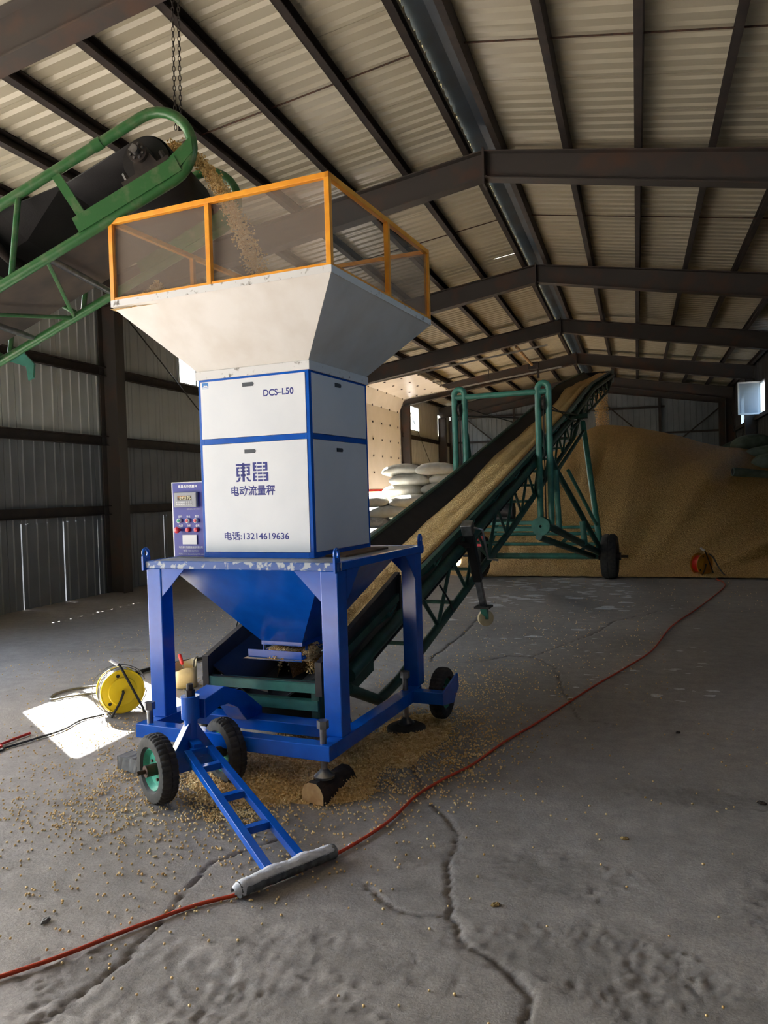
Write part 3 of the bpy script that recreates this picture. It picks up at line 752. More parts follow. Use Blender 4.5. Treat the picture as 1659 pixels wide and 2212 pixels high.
# cabinet
CU0, CU1, CV0, CV1, CZ0, CZ1, CZM = -.94, -.21, .335, 1.065, 1.152, 2.175, 1.818
P = .032
for pu in (CU0, CU1-P):
    for pv in (CV0, CV1-P): MB().box((pu, pv, CZ0), (pu+P, pv+P, CZ1)).build('cabinet_post', bl, sc_, bevel=0.002)
for z0, z1 in ((CZ0, CZ0+.03), (CZM-.015, CZM+.015), (CZ1-.016, CZ1)):
    for pv in (CV0, CV1-P): MB().box((CU0+P, pv, z0), (CU1-P, pv+P, z1)).build('cabinet_rail', bl, sc_)
    for pu in (CU0, CU1-P): MB().box((pu, CV0+P, z0), (pu+P, CV1-P, z1)).build('cabinet_rail', bl, sc_)
g_ = .004
def cab_panel(side, z0, z1):
    if side in ('f', 'b'):
        v0 = CV0 - .003 if side == 'f' else CV1 - .009
        o = MB().box((CU0+P*.55, v0, z0), (CU1-P*.55-.004, v0+.012, z1)).build('panel', 'panel_white', sc_, bevel=0.0015)
        hv = CV0 - .006 if side == 'f' else CV1 + .0015; cu = (CU0+CU1)/2 - .022
        pts = [(cu-.037, hv, 0), (cu+.03, hv, 0), (cu+.037, hv, .011), (cu+.03, hv, .022), (cu-.037, hv, .022)]; d = (0, .006, 0)
    else:
        u0 = CU1 - .009 if side == 'r' else CU0 - .003
        o = MB().box((u0, CV0+P*.8, z0), (u0+.012, CV1-P*.8, z1)).build('panel', 'panel_white', sc_, bevel=0.0015)
        hu = CU1 + .0015 if side == 'r' else CU0 - .006; cv = (CV0+CV1)/2 - .03
        pts = [(hu, cv-.037, 0), (hu, cv+.03, 0), (hu, cv+.037, .011), (hu, cv+.03, .022), (hu, cv-.037, .022)]; d = (.006, 0, 0)
    hz = z1 - .06 if z1 < 2 else z1 - .048
    MB().prism([(x, y, z + hz) for x, y, z in pts], d).build('handle', 'handle_dark', o, label='small dark recessed latch handle')
    return o
PAN = {}
for s in 'fbrl':
    PAN[s+'l'] = cab_panel(s, CZ0+.032, CZM-.017); PAN[s+'u'] = cab_panel(s, CZM+.017, CZ1-.012)
# lettering
def text_mesh(s, bold=0.0):
    c = bpy.data.curves.new('lettering', 'FONT'); c.body = s; c.size = 1.0; c.resolution_u = 3; c.offset = bold
    o = bpy.data.objects.new('lettering', c); COL.objects.link(o)
    dg = bpy.context.evaluated_depsgraph_get(); me = bpy.data.meshes.new_from_object(o.evaluated_get(dg))
    bpy.data.objects.remove(o); bpy.data.curves.remove(c); return me
def letter(parent, s, u0, u1, z0, z1, v, mat, bold=0.0, keep=False):
    """text fitted to a box on the plane v = const, read from the -v side"""
    me = text_mesh(s, bold); n = len(me.vertices); co = np.zeros(n*3, np.float32); me.vertices.foreach_get('co', co); co = co.reshape(-1, 3)
    lo, hi = co.min(0), co.max(0); out = np.zeros_like(co)
    out[:, 0] = u0 + (co[:, 0]-lo[0])/(hi[0]-lo[0])*(u1-u0); out[:, 2] = z0 + (co[:, 1]-lo[1])/(hi[1]-lo[1])*(z1-z0); out[:, 1] = v
    me.vertices.foreach_set('co', out.ravel()); me.materials.clear(); me.materials.append(MATS[mat]); me.update()
    return link('lettering', me, parent)
PF = CV0 - .0036
letter(PAN['fu'], 'DCS–L50', -.498, -.305, 2.05, 2.088, PF, 'ink_blue', .022)
letter(PAN['fl'], '电动流量秤', -.733, -.442, 1.502, 1.560, PF, 'ink_blue', .02)
letter(PAN['fl'], '电话:13214619636', -.789, -.362, 1.252, 1.300, PF, 'ink_blue', .02)
LOGO = [(390,220,725,262),(535,200,590,605),(497,285,612,325),(497,365,612,395),(497,440,612,490),(400,285,445,490),(445,285,475,325),(445,365,475,395),(445,440,475,490),(675,280,715,475),(635,280,675,320),(635,360,675,390),(635,430,675,475),
 (780,200,830,385),(830,200,865,240),(830,265,865,310),(830,345,865,385),(885,200,990,237),(885,273,990,315),(885,350,990,385),(1065,200,1115,387),(1010,200,1065,240),(1010,272,1065,317),(1010,350,1065,387),
 (780,420,830,602),(830,415,868,450),(830,490,868,528),(830,565,868,600),(893,420,995,458),(895,496,998,533),(895,568,1000,606),(1080,420,1130,602),(1015,422,1080,462),(1018,497,1080,534),(1018,567,1080,604)]
LPOLY = [[(450,512),(498,510),(470,590),(440,605),(395,608),(395,570),(430,570)], [(622,510),(668,508),(690,565),(730,570),(735,605),(690,603),(655,580)]]
def lg(x, y): return (-.697 + (x-390)*(.214/740), PF, 1.688 - (y-200)*(.106/406))
mb = MB()
for x0, y0_, x1, y1_ in LOGO: mb.quad(lg(x0, y1_), lg(x1, y1_), lg(x1, y0_), lg(x0, y0_))
for p in LPOLY: mb.add([lg(*q) for q in p], [tuple(range(len(p)))])
mb.build('lettering', 'ink_blue', PAN['fl'], fix=False)
mb = MB().quad((-.911, PF, 2.13), (-.866, PF, 2.13), (-.866, PF, 2.157), (-.911, PF, 2.157)); st_ = mb.build('sticker', 'sticker_blue', PAN['fu'])
pk = [(-.909, 2.132), (-.9, 2.137), (-.896, 2.1475), (-.8915, 2.140), (-.887, 2.143), (-.884, 2.138), (-.879, 2.143), (-.873, 2.137), (-.868, 2.135), (-.868, 2.132)]
MB().add([(x, PF-.0006, z) for x, z in pk], [tuple(range(len(pk)))]).build('emblem', 'print_white', st_)
MB().quad((-.911, PF, 2.123), (-.866, PF, 2.123), (-.866, PF, 2.1255), (-.911, PF, 2.1255)).build('emblem_rule', 'sticker_blue', PAN['fu'])
# inlet hopper
HC = (-.575, .70); HA = .685
def ring(h, z): return [(HC[0]-h, HC[1]-h, z), (HC[0]+h, HC[1]-h, z), (HC[0]+h, HC[1]+h, z), (HC[0]-h, HC[1]+h, z)]
mb = MB(); mb.add(ring(HA, 2.575) + ring(.36, 2.222), [(i, (i+1) % 4, 4+(i+1) % 4, 4+i) for i in range(4)])
ih = mb.build('inlet_hopper', 'hopper_white', sc_); sm = ih.modifiers.new('wall', 'SOLIDIFY'); sm.thickness = 0.005; sm.offset = -1
mb = MB(); mb.add(ring(HA+.006, 2.570)+ring(HA+.006, 2.606)+ring(HA-.03, 2.606)+ring(HA-.03, 2.598), [(r*4+i, r*4+(i+1) % 4, r*4+4+(i+1) % 4, r*4+4+i) for r in range(3) for i in range(4)])
mb.build('hopper_rim', 'rim_white', sc_)
mb = MB(); mb.add(ring(.36, 2.23)+ring(.376, 2.222)+ring(.376, 2.175)+ring(.3, 2.175), [(r*4+i, r*4+(i+1) % 4, r*4+4+(i+1) % 4, r*4+4+i) for r in range(3) for i in range(4)])
mb.build('hopper_collar', 'rim_white', sc_)
# screened guard
GA = HA - .008; t = .028
def gp(i, j, z): return (HC[0] + i*GA, HC[1] + j*GA, z)
for i, j in ((-1,-1),(1,-1),(1,1),(-1,1),(-.04,-1),(1,.05),(-.04,1),(-1,.05)):
    MB().bar(gp(i, j, 2.606), gp(i, j, 3.025), t, t, (0, 1, 0)).build('guard_post', 'orange_paint', sc_, bevel=0.002)
for (a, b) in (((-1,-1),(1,-1)), ((1,-1),(1,1)), ((1,1),(-1,1)), ((-1,1),(-1,-1))):
    ex = unit((b[0]-a[0], b[1]-a[1], 0)) * t/2
    MB().bar(V(*gp(*a, 3.038))-ex, V(*gp(*b, 3.038))+ex, t, t).build('guard_rail', 'orange_paint', sc_, bevel=0.002)
    MB().bar(V(*gp(*a, 2.613)), V(*gp(*b, 2.613)), t*.8, .012).build('guard_rail', 'orange_paint', sc_)
    nx, ny = (b[1]-a[1])/2, -(b[0]-a[0])/2
    N = 12; vs = []; fs = []
    for q in range(N+1):
        for w_ in range(7):
            f = q/N; z = 2.615 + .41*w_/6; bow = .03*math.sin(math.pi*f)*math.sin(math.pi*w_/6)*((-1)**0)
            x, y, _ = gp(a[0]+(b[0]-a[0])*f, a[1]+(b[1]-a[1])*f, 0); vs.append((x - nx*(.016+bow*.5), y - ny*(.016+bow*.5), z))
    fs = [(q*7+w_, (q+1)*7+w_, (q+1)*7+w_+1, q*7+w_+1) for q in range(N) for w_ in range(6)]
    MB().add(vs, fs).build('screen', 'wire_screen', sc_, smooth=True, label='fine wire mesh screen')
# control box
BX = (-1.172, -.943, .345, .50, 1.152, 1.595)
MB().box((BX[0], BX[2]+.004, BX[4]), (BX[1], BX[3], BX[5])).build('control_box', 'plastic_white', sc_, bevel=0.003, label='white steel control box with dark blue front')
cb = MB().box((BX[0]+.012, BX[2], BX[4]+.004), (BX[1]-.002, BX[2]+.006, BX[5]-.006)).build('control_front', 'box_blue', sc_, label='dark blue control panel with display and buttons')
bv = BX[2] - .0006
def bxu(px): return BX[0] + (px-371)*(.229/66)      # photo columns on the box front
def bxz(py): return BX[5] - (py-1043)*(.443/160)
letter(cb, '東昌电动流量秤', bxu(386), bxu(426), bxz(1056), bxz(1049.5), bv, 'print_white', .02)
dp = MB().box((bxu(381), bv-.022, bxz(1097)), (bxu(428), bv, bxz(1065))).build('display', 'plastic_grey', cb, bevel=0.004)
MB().box((bxu(389.5), bv-.0235, bxz(1082)), (bxu(418), bv-.02, bxz(1072.5))).build('screen_window', 'lcd', dp)
letter(dp, '092176', bxu(394), bxu(417), bxz(1080.5), bxz(1074), bv-.0242, 'lcd_digit', .01)
kb = MB().box((-.0036, -.002, -.0042), (.0036, 0, .0042)).mesh('key', 'plastic_white')
for r in range(2):
    for q in range(8):
        o = link('key', kb, dp); o.location = (bxu(388.5+q*4.2), bv-.022, bxz(1086+r*4.6))
letter(cb, '电源线:DL1307-PWX K', bxu(403), bxu(432), bxz(1102.5), bxz(1099.3), bv, 'print_white', .0)
for k, (s1, s2) in enumerate((('运行', '电源'), ('停止', '欠料'), ('复位', '备料'))):
    px = 388 + 17.4*k
    letter(cb, s1, bxu(px-3.6), bxu(px+4.6), bxz(1119), bxz(1114), bv, 'print_white', .01); letter(cb, s2, bxu(px-2.8), bxu(px+5.4), bxz(1139), bxz(1133.7), bv, 'print_white', .01)
    bz = bxz(1125.5); bu = bxu(px)
    bt = MB().lathe([(0, .001), (0, .0145), (.014, .0145), (.016, .0125), (.016, .001)], (bu, bv, bz), (0, -1, 0), 20).build('button', 'plastic_white', cb, smooth=True)
    MB().lathe([(0, .001), (0, .0095), (.004, .009), (.005, .001)], (bu, bv-.0155, bz), (0, -1, 0), 18).build('button_cap', 'button_green' if k == 0 else 'button_red', bt, smooth=True)
    bz = bxz(1145); 
    if k == 0:
        bt = MB().lathe([(0, .001), (0, .008), (.02, .009), (.022, .018), (.03, .019), (.034, .015), (.036, .001)], (bu-.004, bv, bz), (0, -1, 0), 22).build('stop_button', 'button_red', cb, smooth=True, label='red mushroom emergency stop button')
    else:
        MB().lathe([(0, .001), (0, .0145), (.006, .0145), (.016, .0125), (.018, .001)], (bu, bv, bz), (0, -1, 0), 20).build('indicator_lamp', 'button_red', cb, smooth=True)
MB().box((bxu(393), bv-.006, bxz(1176)), (bxu(423), bv, bxz(1155.5))).build('socket_cover', 'plastic_white', cb, bevel=0.002)
letter(cb, '哈尔滨市东昌智能衡器有限公司', bxu(384), bxu(433), bxz(1184.5), bxz(1179.5), bv, 'print_white', .01)
letter(cb, '电话:13214619636', bxu(393), bxu(425), bxz(1191.5), bxz(1187.5), bv, 'print_white', .0)
letter(cb, '网址:www.dianzicheng123.com', bxu(383), bxu(436), bxz(1199), bxz(1194.5), bv, 'print_white', .0)
# steering: gooseneck, kingpin, turned axle with two wheels, drawbar
K = V(-.66, -.19, 0); A = unit((.44, .90, 0)); D = unit((.843, -.538, 0))
gn = [(-.50, .37, .262), (-.50, .37, .30), (-.5, .20, .43), (-.5, .02, .50), (-.5, -.15, .475), (-.5, -.15, .375), (-.5, -.03, .405), (-.5, .05, .40), (-.5, .13, .36), (-.5, .19, .29), (-.5, .22, .262)]
MB().prism([(-.72, y, z) for _, y, z in gn], (.12, 0, 0)).build('gooseneck', bl, sc_, bevel=0.004)
mb = MB().cyl(K+V(0,0,.385), K+V(0,0,.50), .047, 24); mb.build('kingpin_sleeve', bl, sc_, smooth=True)
MB().cyl(K+V(0,0,.28), K+V(0,0,.385), .034, 20).build('kingpin', bl, sc_, smooth=True)
mb = MB().cyl(K+V(0,0,.5), K+V(0,0,.53), .026, 6); mb.cyl(K+V(0,0,.53), K+V(0,0,.56), .017, 12); mb.build('kingpin_nut', 'dark_steel', sc_)
mb = MB().prism([K-A*.02+V(0,0,.37)-D*.03, K+A*.02+V(0,0,.37)-D*.03, K+A*.12+V(0,0,.21)-D*.03, K+A*.12+V(0,0,.13)-D*.03, K-A*.12+V(0,0,.13)-D*.03, K-A*.12+V(0,0,.21)-D*.03], D*.06)
mb.build('axle_yoke', bl, sc_, bevel=0.003)
MB().cyl(K-A*.2+V(0,0,.175), K+A*.2+V(0,0,.175), .018, 12).build('axle', 'dark_steel', sc_, smooth=True)
for s in (-1, 1): wheel(sc_, K + A*s*.185 + V(0,0,.175), A, .172, .09, hub_out=0.06)
S0 = K + D*.10 + V(0,0,.245); E0 = V(.222, -.752, .046); SD = unit(np.cross(unit(E0-S0), (0,0,1))); 
for s in (-1, 1): MB().bar(S0 + SD*s*.058, E0 + SD*s*.072, .034, .034).build('drawbar_rail', bl, sc_, bevel=0.002)
for f in (.0, .17, .45, .72): q = S0 + (E0-S0)*f; w_ = .058 + .014*f; MB().bar(q-SD*(w_-.016), q+SD*(w_-.016), .036, .03).build('drawbar_rung', bl, sc_)
MB().bar(K+D*.02+V(0,0,.25), S0, .05, .07).build('drawbar_hinge', bl, sc_, bevel=0.003)
g0, g1 = V(.146, -.962, .034), V(.338, -.559, .034); gn_ = 60; pts = []; rr = []
for i in range(gn_):
    f = i/(gn_-1); pts.append(g0 + (g1-g0)*f); rr.append(.029 + .0012*math.sin(41*f) + .001*math.sin(97*f+1))
MB().tube(pts, rr, 20).build('drawbar_grip', 'wrap_grey', sc_, smooth=True, label='drawbar grip bound in grey wrap')
ax_ = unit(g1-g0); sd_ = np.cross(ax_, (0, 0, 1)); n_, m_ = 64, 13; vs = []
for i in range(n_):
    f = -.05 + 1.07*i/(n_-1); c = g0 + (g1-g0)*f; e = min(1.0, 9*min(f+.052, 1.025-f)+.15)
    swell = .008*math.exp(-((f-.34)/.10)**2) + .008*math.exp(-((f-.66)/.09)**2) + .004*math.exp(-((f+.02)/.06)**2) + .004*math.exp(-((f-1.0)/.06)**2)
    lo_, hi_ = (-.5, 3.6) if f < .05 or f > .97 else (.85, 2.75)
    for k in range(m_):
        th = lo_ + (hi_-lo_)*k/(m_-1); r_ = (.0305 + swell + .004*random.random())*(e**.5)
        if k in (0, m_-1) and .05 <= f <= .97: r_ = .0275
        vs.append(c - sd_*math.cos(th)*r_ + V(0, 0, max(-.033, math.sin(th)*r_)))
MB().add(vs, [(i*m_+k, (i+1)*m_+k, (i+1)*m_+k+1, i*m_+k+1) for i in range(n_-1) for k in range(m_-1)]).build('grip_foam', 'foam_white', sc_, smooth=True, label='torn white foam padding')
# ================================================================== long discharge conveyor
CQ = Vector((-1.51, 12.88, 0)); CA = math.radians(-3.5)
cv = thing('belt_conveyor', 'long teal inclined belt conveyor climbing from the scale to the grain heap', 'conveyor', CQ, CA)
TT = [-8.95, -4.0, 1.0, 4.2, 9.2]; ZZ = [0.50, 1.64, 2.85, 3.70, 4.66]
def rz(t): return float(np.interp(t, TT, ZZ))
ts = [-8.95, -8.0, -6.0, -4.0, -1.5, 1.0, 2.6, 4.2, 5.0, 7.0, 9.2]
W = .36
def strip(profile, tlist, dz=0.0):
    mb = MB(); m = len(profile)
    vs = [(s, t, rz(t) + z + dz) for t in tlist for s, z in profile]
    return mb.add(vs, [(i*m+k, i*m+k+1, (i+1)*m+k+1, (i+1)*m+k) for i in range(len(tlist)-1) for k in range(m-1)])
o = strip([(-W, 0), (-.34, -.012), (-.13, -.15), (.13, -.15), (.34, -.012), (W, 0)], ts).build('belt', 'belt_rubber', cv, label='black rubber trough belt')
sm = o.modifiers.new('thick', 'SOLIDIFY'); sm.thickness = .01
o = strip([(-.33, -.30), (.33, -.30)], ts).build('return_belt', 'belt_rubber', cv); sm = o.modifiers.new('thick', 'SOLIDIFY'); sm.thickness = .01
for s in (-1, 1):
    mb = MB()
    for a, b in zip(ts[:-1], ts[1:]): mb.bar((s*(W+.02), a, rz(a)), (s*(W+.02), b, rz(b)), .035, .05)
    mb.build('side_rail', 'teal_dark', cv)
    MB().tube([(s*(W+.05), t, rz(t)-.13) for t in (-8.7, -4, 1, 4.2, 9.0)], .045, 12).build('upper_chord', 'teal_dark', cv, smooth=True)
    MB().tube([(s*(W+.05), -8.72, rz(-8.72)-.2), (s*(W+.05), -8.25, rz(-8.25)-.50), (s*(W+.05), -7.9, rz(-7.9)-.54), (s*(W+.05), -4, rz(-4)-.55), (s*(W+.05), 1, rz(1)-.5), (s*(W+.05), 2.6, rz(2.6)-.16)], .036, 12).build('lower_chord', 'teal_dark', cv, smooth=True)
    MB().tube([(s*(W+.05), .8, rz(.8)-.3), (s*(W+.05), 4.2, rz(4.2)-.5), (s*(W+.05), 7.5, rz(7.5)-.42), (s*(W+.05), 9.0, rz(9.0)-.16)], .03, 10).build('lower_chord', 'teal_dark', cv, smooth=True)
    tn = np.arange(-7.4, 1.2, .42)
    for i, (a, b) in enumerate(zip(tn[:-1], tn[1:])):
        za, zb = (rz(a)-.13, rz(b)-.53) if i % 2 == 0 else (rz(a)-.53, rz(b)-.13)
        MB().cyl((s*(W+.05), a, za), (s*(W+.05), b, zb), .017, 8).build('strut', 'teal_dark', cv, smooth=True)
    tn = np.arange(1.6, 8.8, .45)
    for i, (a, b) in enumerate(zip(tn[:-1], tn[1:])):
        lowr = lambda t: rz(t) - float(np.interp(t, [.8, 4.2, 7.5, 9], [.3, .5, .42, .16]))
        za, zb = (rz(a)-.13, lowr(b)) if i % 2 == 0 else (lowr(a), rz(b)-.13)
        MB().cyl((s*(W+.05), a, za), (s*(W+.05), b, zb), .014, 8).build('strut', 'teal_dark', cv, smooth=True)
for t in np.arange(-7.4, 8.7, .84): MB().cyl((-(W+.05), t, rz(t)-.5 if t < 1 else rz(t)-.35), (W+.05, t, rz(t)-.5 if t < 1 else rz(t)-.35), .016, 8).build('cross_tie', 'teal_dark', cv, smooth=True)
for t in np.arange(-7.9, 9.0, 1.05):
    mb = MB()
    for a, b in (((-.35, -.03), (-.14, -.175)), ((-.13, -.185), (.13, -.185)), ((.14, -.175), (.35, -.03))): mb.cyl((a[0], t, rz(t)+a[1]-.04), (b[0], t, rz(t)+b[1]-.04), .035, 10)
    mb.build('idler', 'teal_paint', cv, smooth=True)
    for s in (-1, 1): MB().prism([(s*(W+.005), t-.03, rz(t)-.10), (s*(W+.005), t+.03, rz(t)-.10), (s*(W+.06), t, rz(t)-.02)], (0, 0, .012)).build('idler_bracket', 'teal_paint', cv)
# feed box at the tail, under the scale
for s in (-1, 1):
    mb = MB().prism([(s*W, -9.0, .39), (s*W, -7.75, rz(-7.75)-.04), (s*W, -7.75, rz(-7.75)+.15), (s*W, -9.0, .56)], (s*.012, 0, 0))
    mb.bar((s*(W+.012), -9.0, .56), (s*(W+.012), -7.75, rz(-7.75)+.15), .035, .02); mb.bar((s*(W+.01), -9.0, .38), (s*(W+.01), -9.0, .57), .04, .03, (0, 1, 0)); mb.build('feed_box_side', 'plate_brown', cv)
    MB().bar((s*(W+.03), -7.78, rz(-7.78)-.12), (s*(W+.03), -7.78, rz(-7.78)+.15), .03, .03, (0, 1, 0)).build('feed_box_post', 'plate_brown', cv)
    MB().bar((s*(W-.02), -8.98, .16), (s*(W-.02), -8.98, .42), .05, .04, (0, 1, 0)).build('tail_post', 'teal_dark', cv)
    MB().prism([(s*(W-.01), -9.0, .2), (s*(W-.01), -8.2, .34), (s*(W-.01), -8.2, .5), (s*(W-.01), -9.0, .4)], (s*.01, 0, 0)).build('tail_plate', 'teal_dark', cv)
    wheel(cv, (s*(W+.06), -8.86, .135), (s, 0, 0), .13, .05, rim_mat='teal_paint', name='tail_wheel', lugs=10, hub_out=.02)
for z in (.425, .325): 
    mb = MB().box((-W, -9.01, z-.03), (W, -9.0, z+.025)); mb.box((-W, -9.01, z+.02), (W, -8.96, z+.026)); mb.build('tail_crossbar', 'teal_paint', cv)
MB().box((-W, -9.0, .44), (W, -8.985, .455)).build('rubber_lip', 'rubber_black', cv)
MB().cyl((-.33, -8.78, .22), (.33, -8.78, .22), .11, 24).build('tail_drum', 'belt_rubber', cv, smooth=True)
MB().bar((-.25, -8.97, .345), (-.12, -8.9, .42), .03, .006).build('scraper_strut', 'steel', cv)
MB().prism([(0, -8.93, .345), (-.12, -8.9, .345), (-.03, -8.9, .42)], (0, .01, 0)).build('scraper_plate', 'dark_steel', cv)
# head drum and spout
MB().cyl((-.33, 9.22, rz(9.2)-.13), (.33, 9.22, rz(9.2)-.13), .13, 24).build('head_drum', 'belt_rubber', cv, smooth=True)
MB().prism([(-.3, 8.9, rz(8.9)-.5), (.3, 8.9, rz(8.9)-.5), (.3, 9.0, rz(9)-.15), (-.3, 9.0, rz(9)-.15)], (0, .02, 0)).build('head_guard', 'plate_brown', cv)
for s in (-1, 1): MB().prism([(s*.39, 8.6, rz(8.6)-.3), (s*.39, 9.35, rz(9.2)-.3), (s*.39, 9.35, rz(9.2)+.04), (s*.39, 8.6, rz(8.6)+.02)], (s*.012, 0, 0)).build('head_plate', 'teal_dark', cv)
# hoist gantry and undercarriage
GT = -2.8
tp = 'teal_paint'
for s in (-1, 1):
    a, b = s*.49, s*.63; zt = 2.78
    pts = [(a, GT, 1.02), (a, GT, zt)] + [((a+b)/2 - s*.07*math.cos(q), GT, zt + .07*math.sin(q)) for q in np.linspace(.3, math.pi-.3, 7)] + [(b, GT, zt), (b, GT, 1.02)]
    MB().tube(pts, .04, 12).build('gantry_hoop', tp, cv, smooth=True)
    MB().lathe([(-.02, .02), (-.02, .09), (-.01, .075), (.01, .075), (.02, .09), (.02, .02)], ((a+b)/2, GT, 2.58), (1, 0, 0), 20).build('pulley', 'dark_steel', cv, smooth=True)
    MB().cyl(((a+b)/2, GT, 2.55), ((a+b)/2, GT, 1.1), .008, 6).build('hoist_rope', 'cable_black', cv)
    MB().cyl(((a+b)/2, GT+.05, 2.62), (s*.45, .9, rz(.9)-.2), .008, 6).build('hoist_rope', 'cable_black', cv)
    MB().cyl((b, GT, 2.5), (s*.46, 1.3, rz(1.3)-.15), .014, 6).build('stay_rod', 'dark_steel', cv)
    MB().tube([(a, GT+.03, 2.25), (s*.6, GT+.6, 1.75), (s*.97, -.05, .42)], .04, 12).build('brace', 'teal_dark', cv, smooth=True)
    MB().cyl((s*.6, GT+.6, 1.75), (s*.64, GT+.55, .93), .038, 10).build('brace', tp, cv, smooth=True)
    MB().cyl((s*.56, GT, 1.02), (s*.95, 0, .40), .05, 12).build('lower_arm', 'teal_dark', cv, smooth=True)
    MB().cyl((s*.46, GT, .86), (s*.82, -.05, .36), .045, 12).build('lower_arm', 'teal_dark', cv, smooth=True)
    for f in (.35, .7): MB().bar((s*(.56+.39*f), GT*(1-f), 1.02-.62*f), (s*(.46+.36*f), GT*(1-f), .86-.5*f), .04, .05).build('arm_rung', 'teal_dark', cv)
    MB().cyl((s*.95, 0, .36), (s*.52, 1.45, 2.66), .05, 14).build('rear_post', tp, cv, smooth=True)
    MB().cyl((s*.86, .30, .83), (s*.58, -.9, 1.75), .028, 10).build('brace', tp, cv, smooth=True)
    MB().cyl((s*.55, 1.35, 2.5), (s*.5, -1.9, 1.62), .03, 10).build('brace', 'teal_dark', cv, smooth=True)
    MB().cyl((s*.80, -1.1, .98), (s*.83, -1.1, .62), .045, 12).build('brace', tp, cv, smooth=True)
    wheel(cv, (s*1.08, 0, .36), (-s, 0, 0), .36, .25, rim_mat='dark_steel', name='wheel', lugs=14, rimr=.55, hubmat='dark_steel', hub_out=.16)
MB().cyl((-.63, GT, 2.74), (.63, GT, 2.74), .036, 12).build('gantry_crossbar', tp, cv, smooth=True)
MB().cyl((-1.0, 0, .36), (1.0, 0, .36), .05, 14).build('axle', tp, cv, smooth=True)
for z, t, w in ((.56, .0, .9), (.72, .15, .85), (.82, .3, .82)): MB().cyl((-w, t, z), (w, t, z), .028, 10).build('frame_tie', tp, cv, smooth=True)
MB().box((-.58, GT-.04, 1.02), (.58, GT+.04, 1.07)).build('winch_beam', tp, cv, bevel=.006)
MB().box((-.58, GT+.25, .92), (.4, GT+.31, .97)).build('winch_beam', tp, cv, bevel=.006)
mb = MB().lathe([(-.06, .02), (-.06, .12), (-.04, .12), (-.04, .07), (.04, .07), (.04, .12), (.06, .12), (.06, .02)], (.5, GT-.02, 1.0), (0, 1, 0), 24); mb.build('winch_drum', tp, cv, smooth=True)
mb = MB().cyl((-.35, GT+.2, 1.2), (.1, GT+.2, 1.2), .12, 16); mb.box((-.3, GT+.08, 1.06), (.05, GT+.32, 1.12)); mb.box((-.2, GT+.1, 1.3), (-.02, GT+.26, 1.4)); mb.build('drive_motor', 'dark_steel', cv, smooth=True)
MB().box((-.42, GT+.2, .72), (-.34, GT+.28, .86)).build('switch_box', 'button_red', cv)
MB().box((-.62, 1.33, rz(1.35)-.22), (.62, 1.45, rz(1.35)-.14)).build('rest_beam', 'teal_dark', cv, bevel=.005)
# screw jack hanging on the near side with its castor lifted
J0, J1 = V(.50, -6.35, 1.17), V(.52, -5.95, .42); jd = unit(J1-J0)
MB().bar(J0, J0+jd*.55, .075, .075, (1, 0, 0)).build('jack_tube', 'rubber_black', cv, bevel=.006)
MB().bar(J0+jd*.55, J1, .055, .055, (1, 0, 0)).build('jack_leg', 'steel', cv, bevel=.004)
MB().bar(J0-jd*.05, J0+jd*.06, .10, .10, (1, 0, 0)).build('jack_cap', 'steel', cv, bevel=.01)
MB().bar(J1-V(0,0,.005), J1+V(0,0,.012), .16, .14, (1, 0, 0)).build('jack_plate', 'dark_steel', cv)
MB().tube([J0+V(.05, .02, 0), J0+V(.12, .04, -.02), J0+V(.15, .1, -.28), J0+V(.24, .1, -.29)], .010, 8).build('jack_crank', 'steel', cv, smooth=True)
MB().cyl((W+.03, -6.3, 1.02), (.50, -6.3, 1.02), .03, 10).build('jack_pivot', 'dark_steel', cv)
mb = MB().prism([J1+V(-.03, -.02, -.01), J1+V(-.03, .05, -.01), J1+V(-.03, .09, -.11), J1+V(-.03, .05, -.12)], (.06, 0, 0)); mb.build('castor_fork', tp, cv)
MB().lathe([(-.02, .012), (-.022, .055), (-.016, .075), (.016, .075), (.022, .055), (.02, .012)], J1+V(0, .06, -.11), unit((.6, -.8, 0)), 22).build('castor_wheel', 'jug_plastic', cv, smooth=True)
MB().tube(smooth_path([(W+.08, -7.0, .75), (W+.12, -6.9, .62), (W+.1, -6.7, .5), (W+.06, -6.5, .52)]), .008, 6).build('lead', 'cable_black', cv)

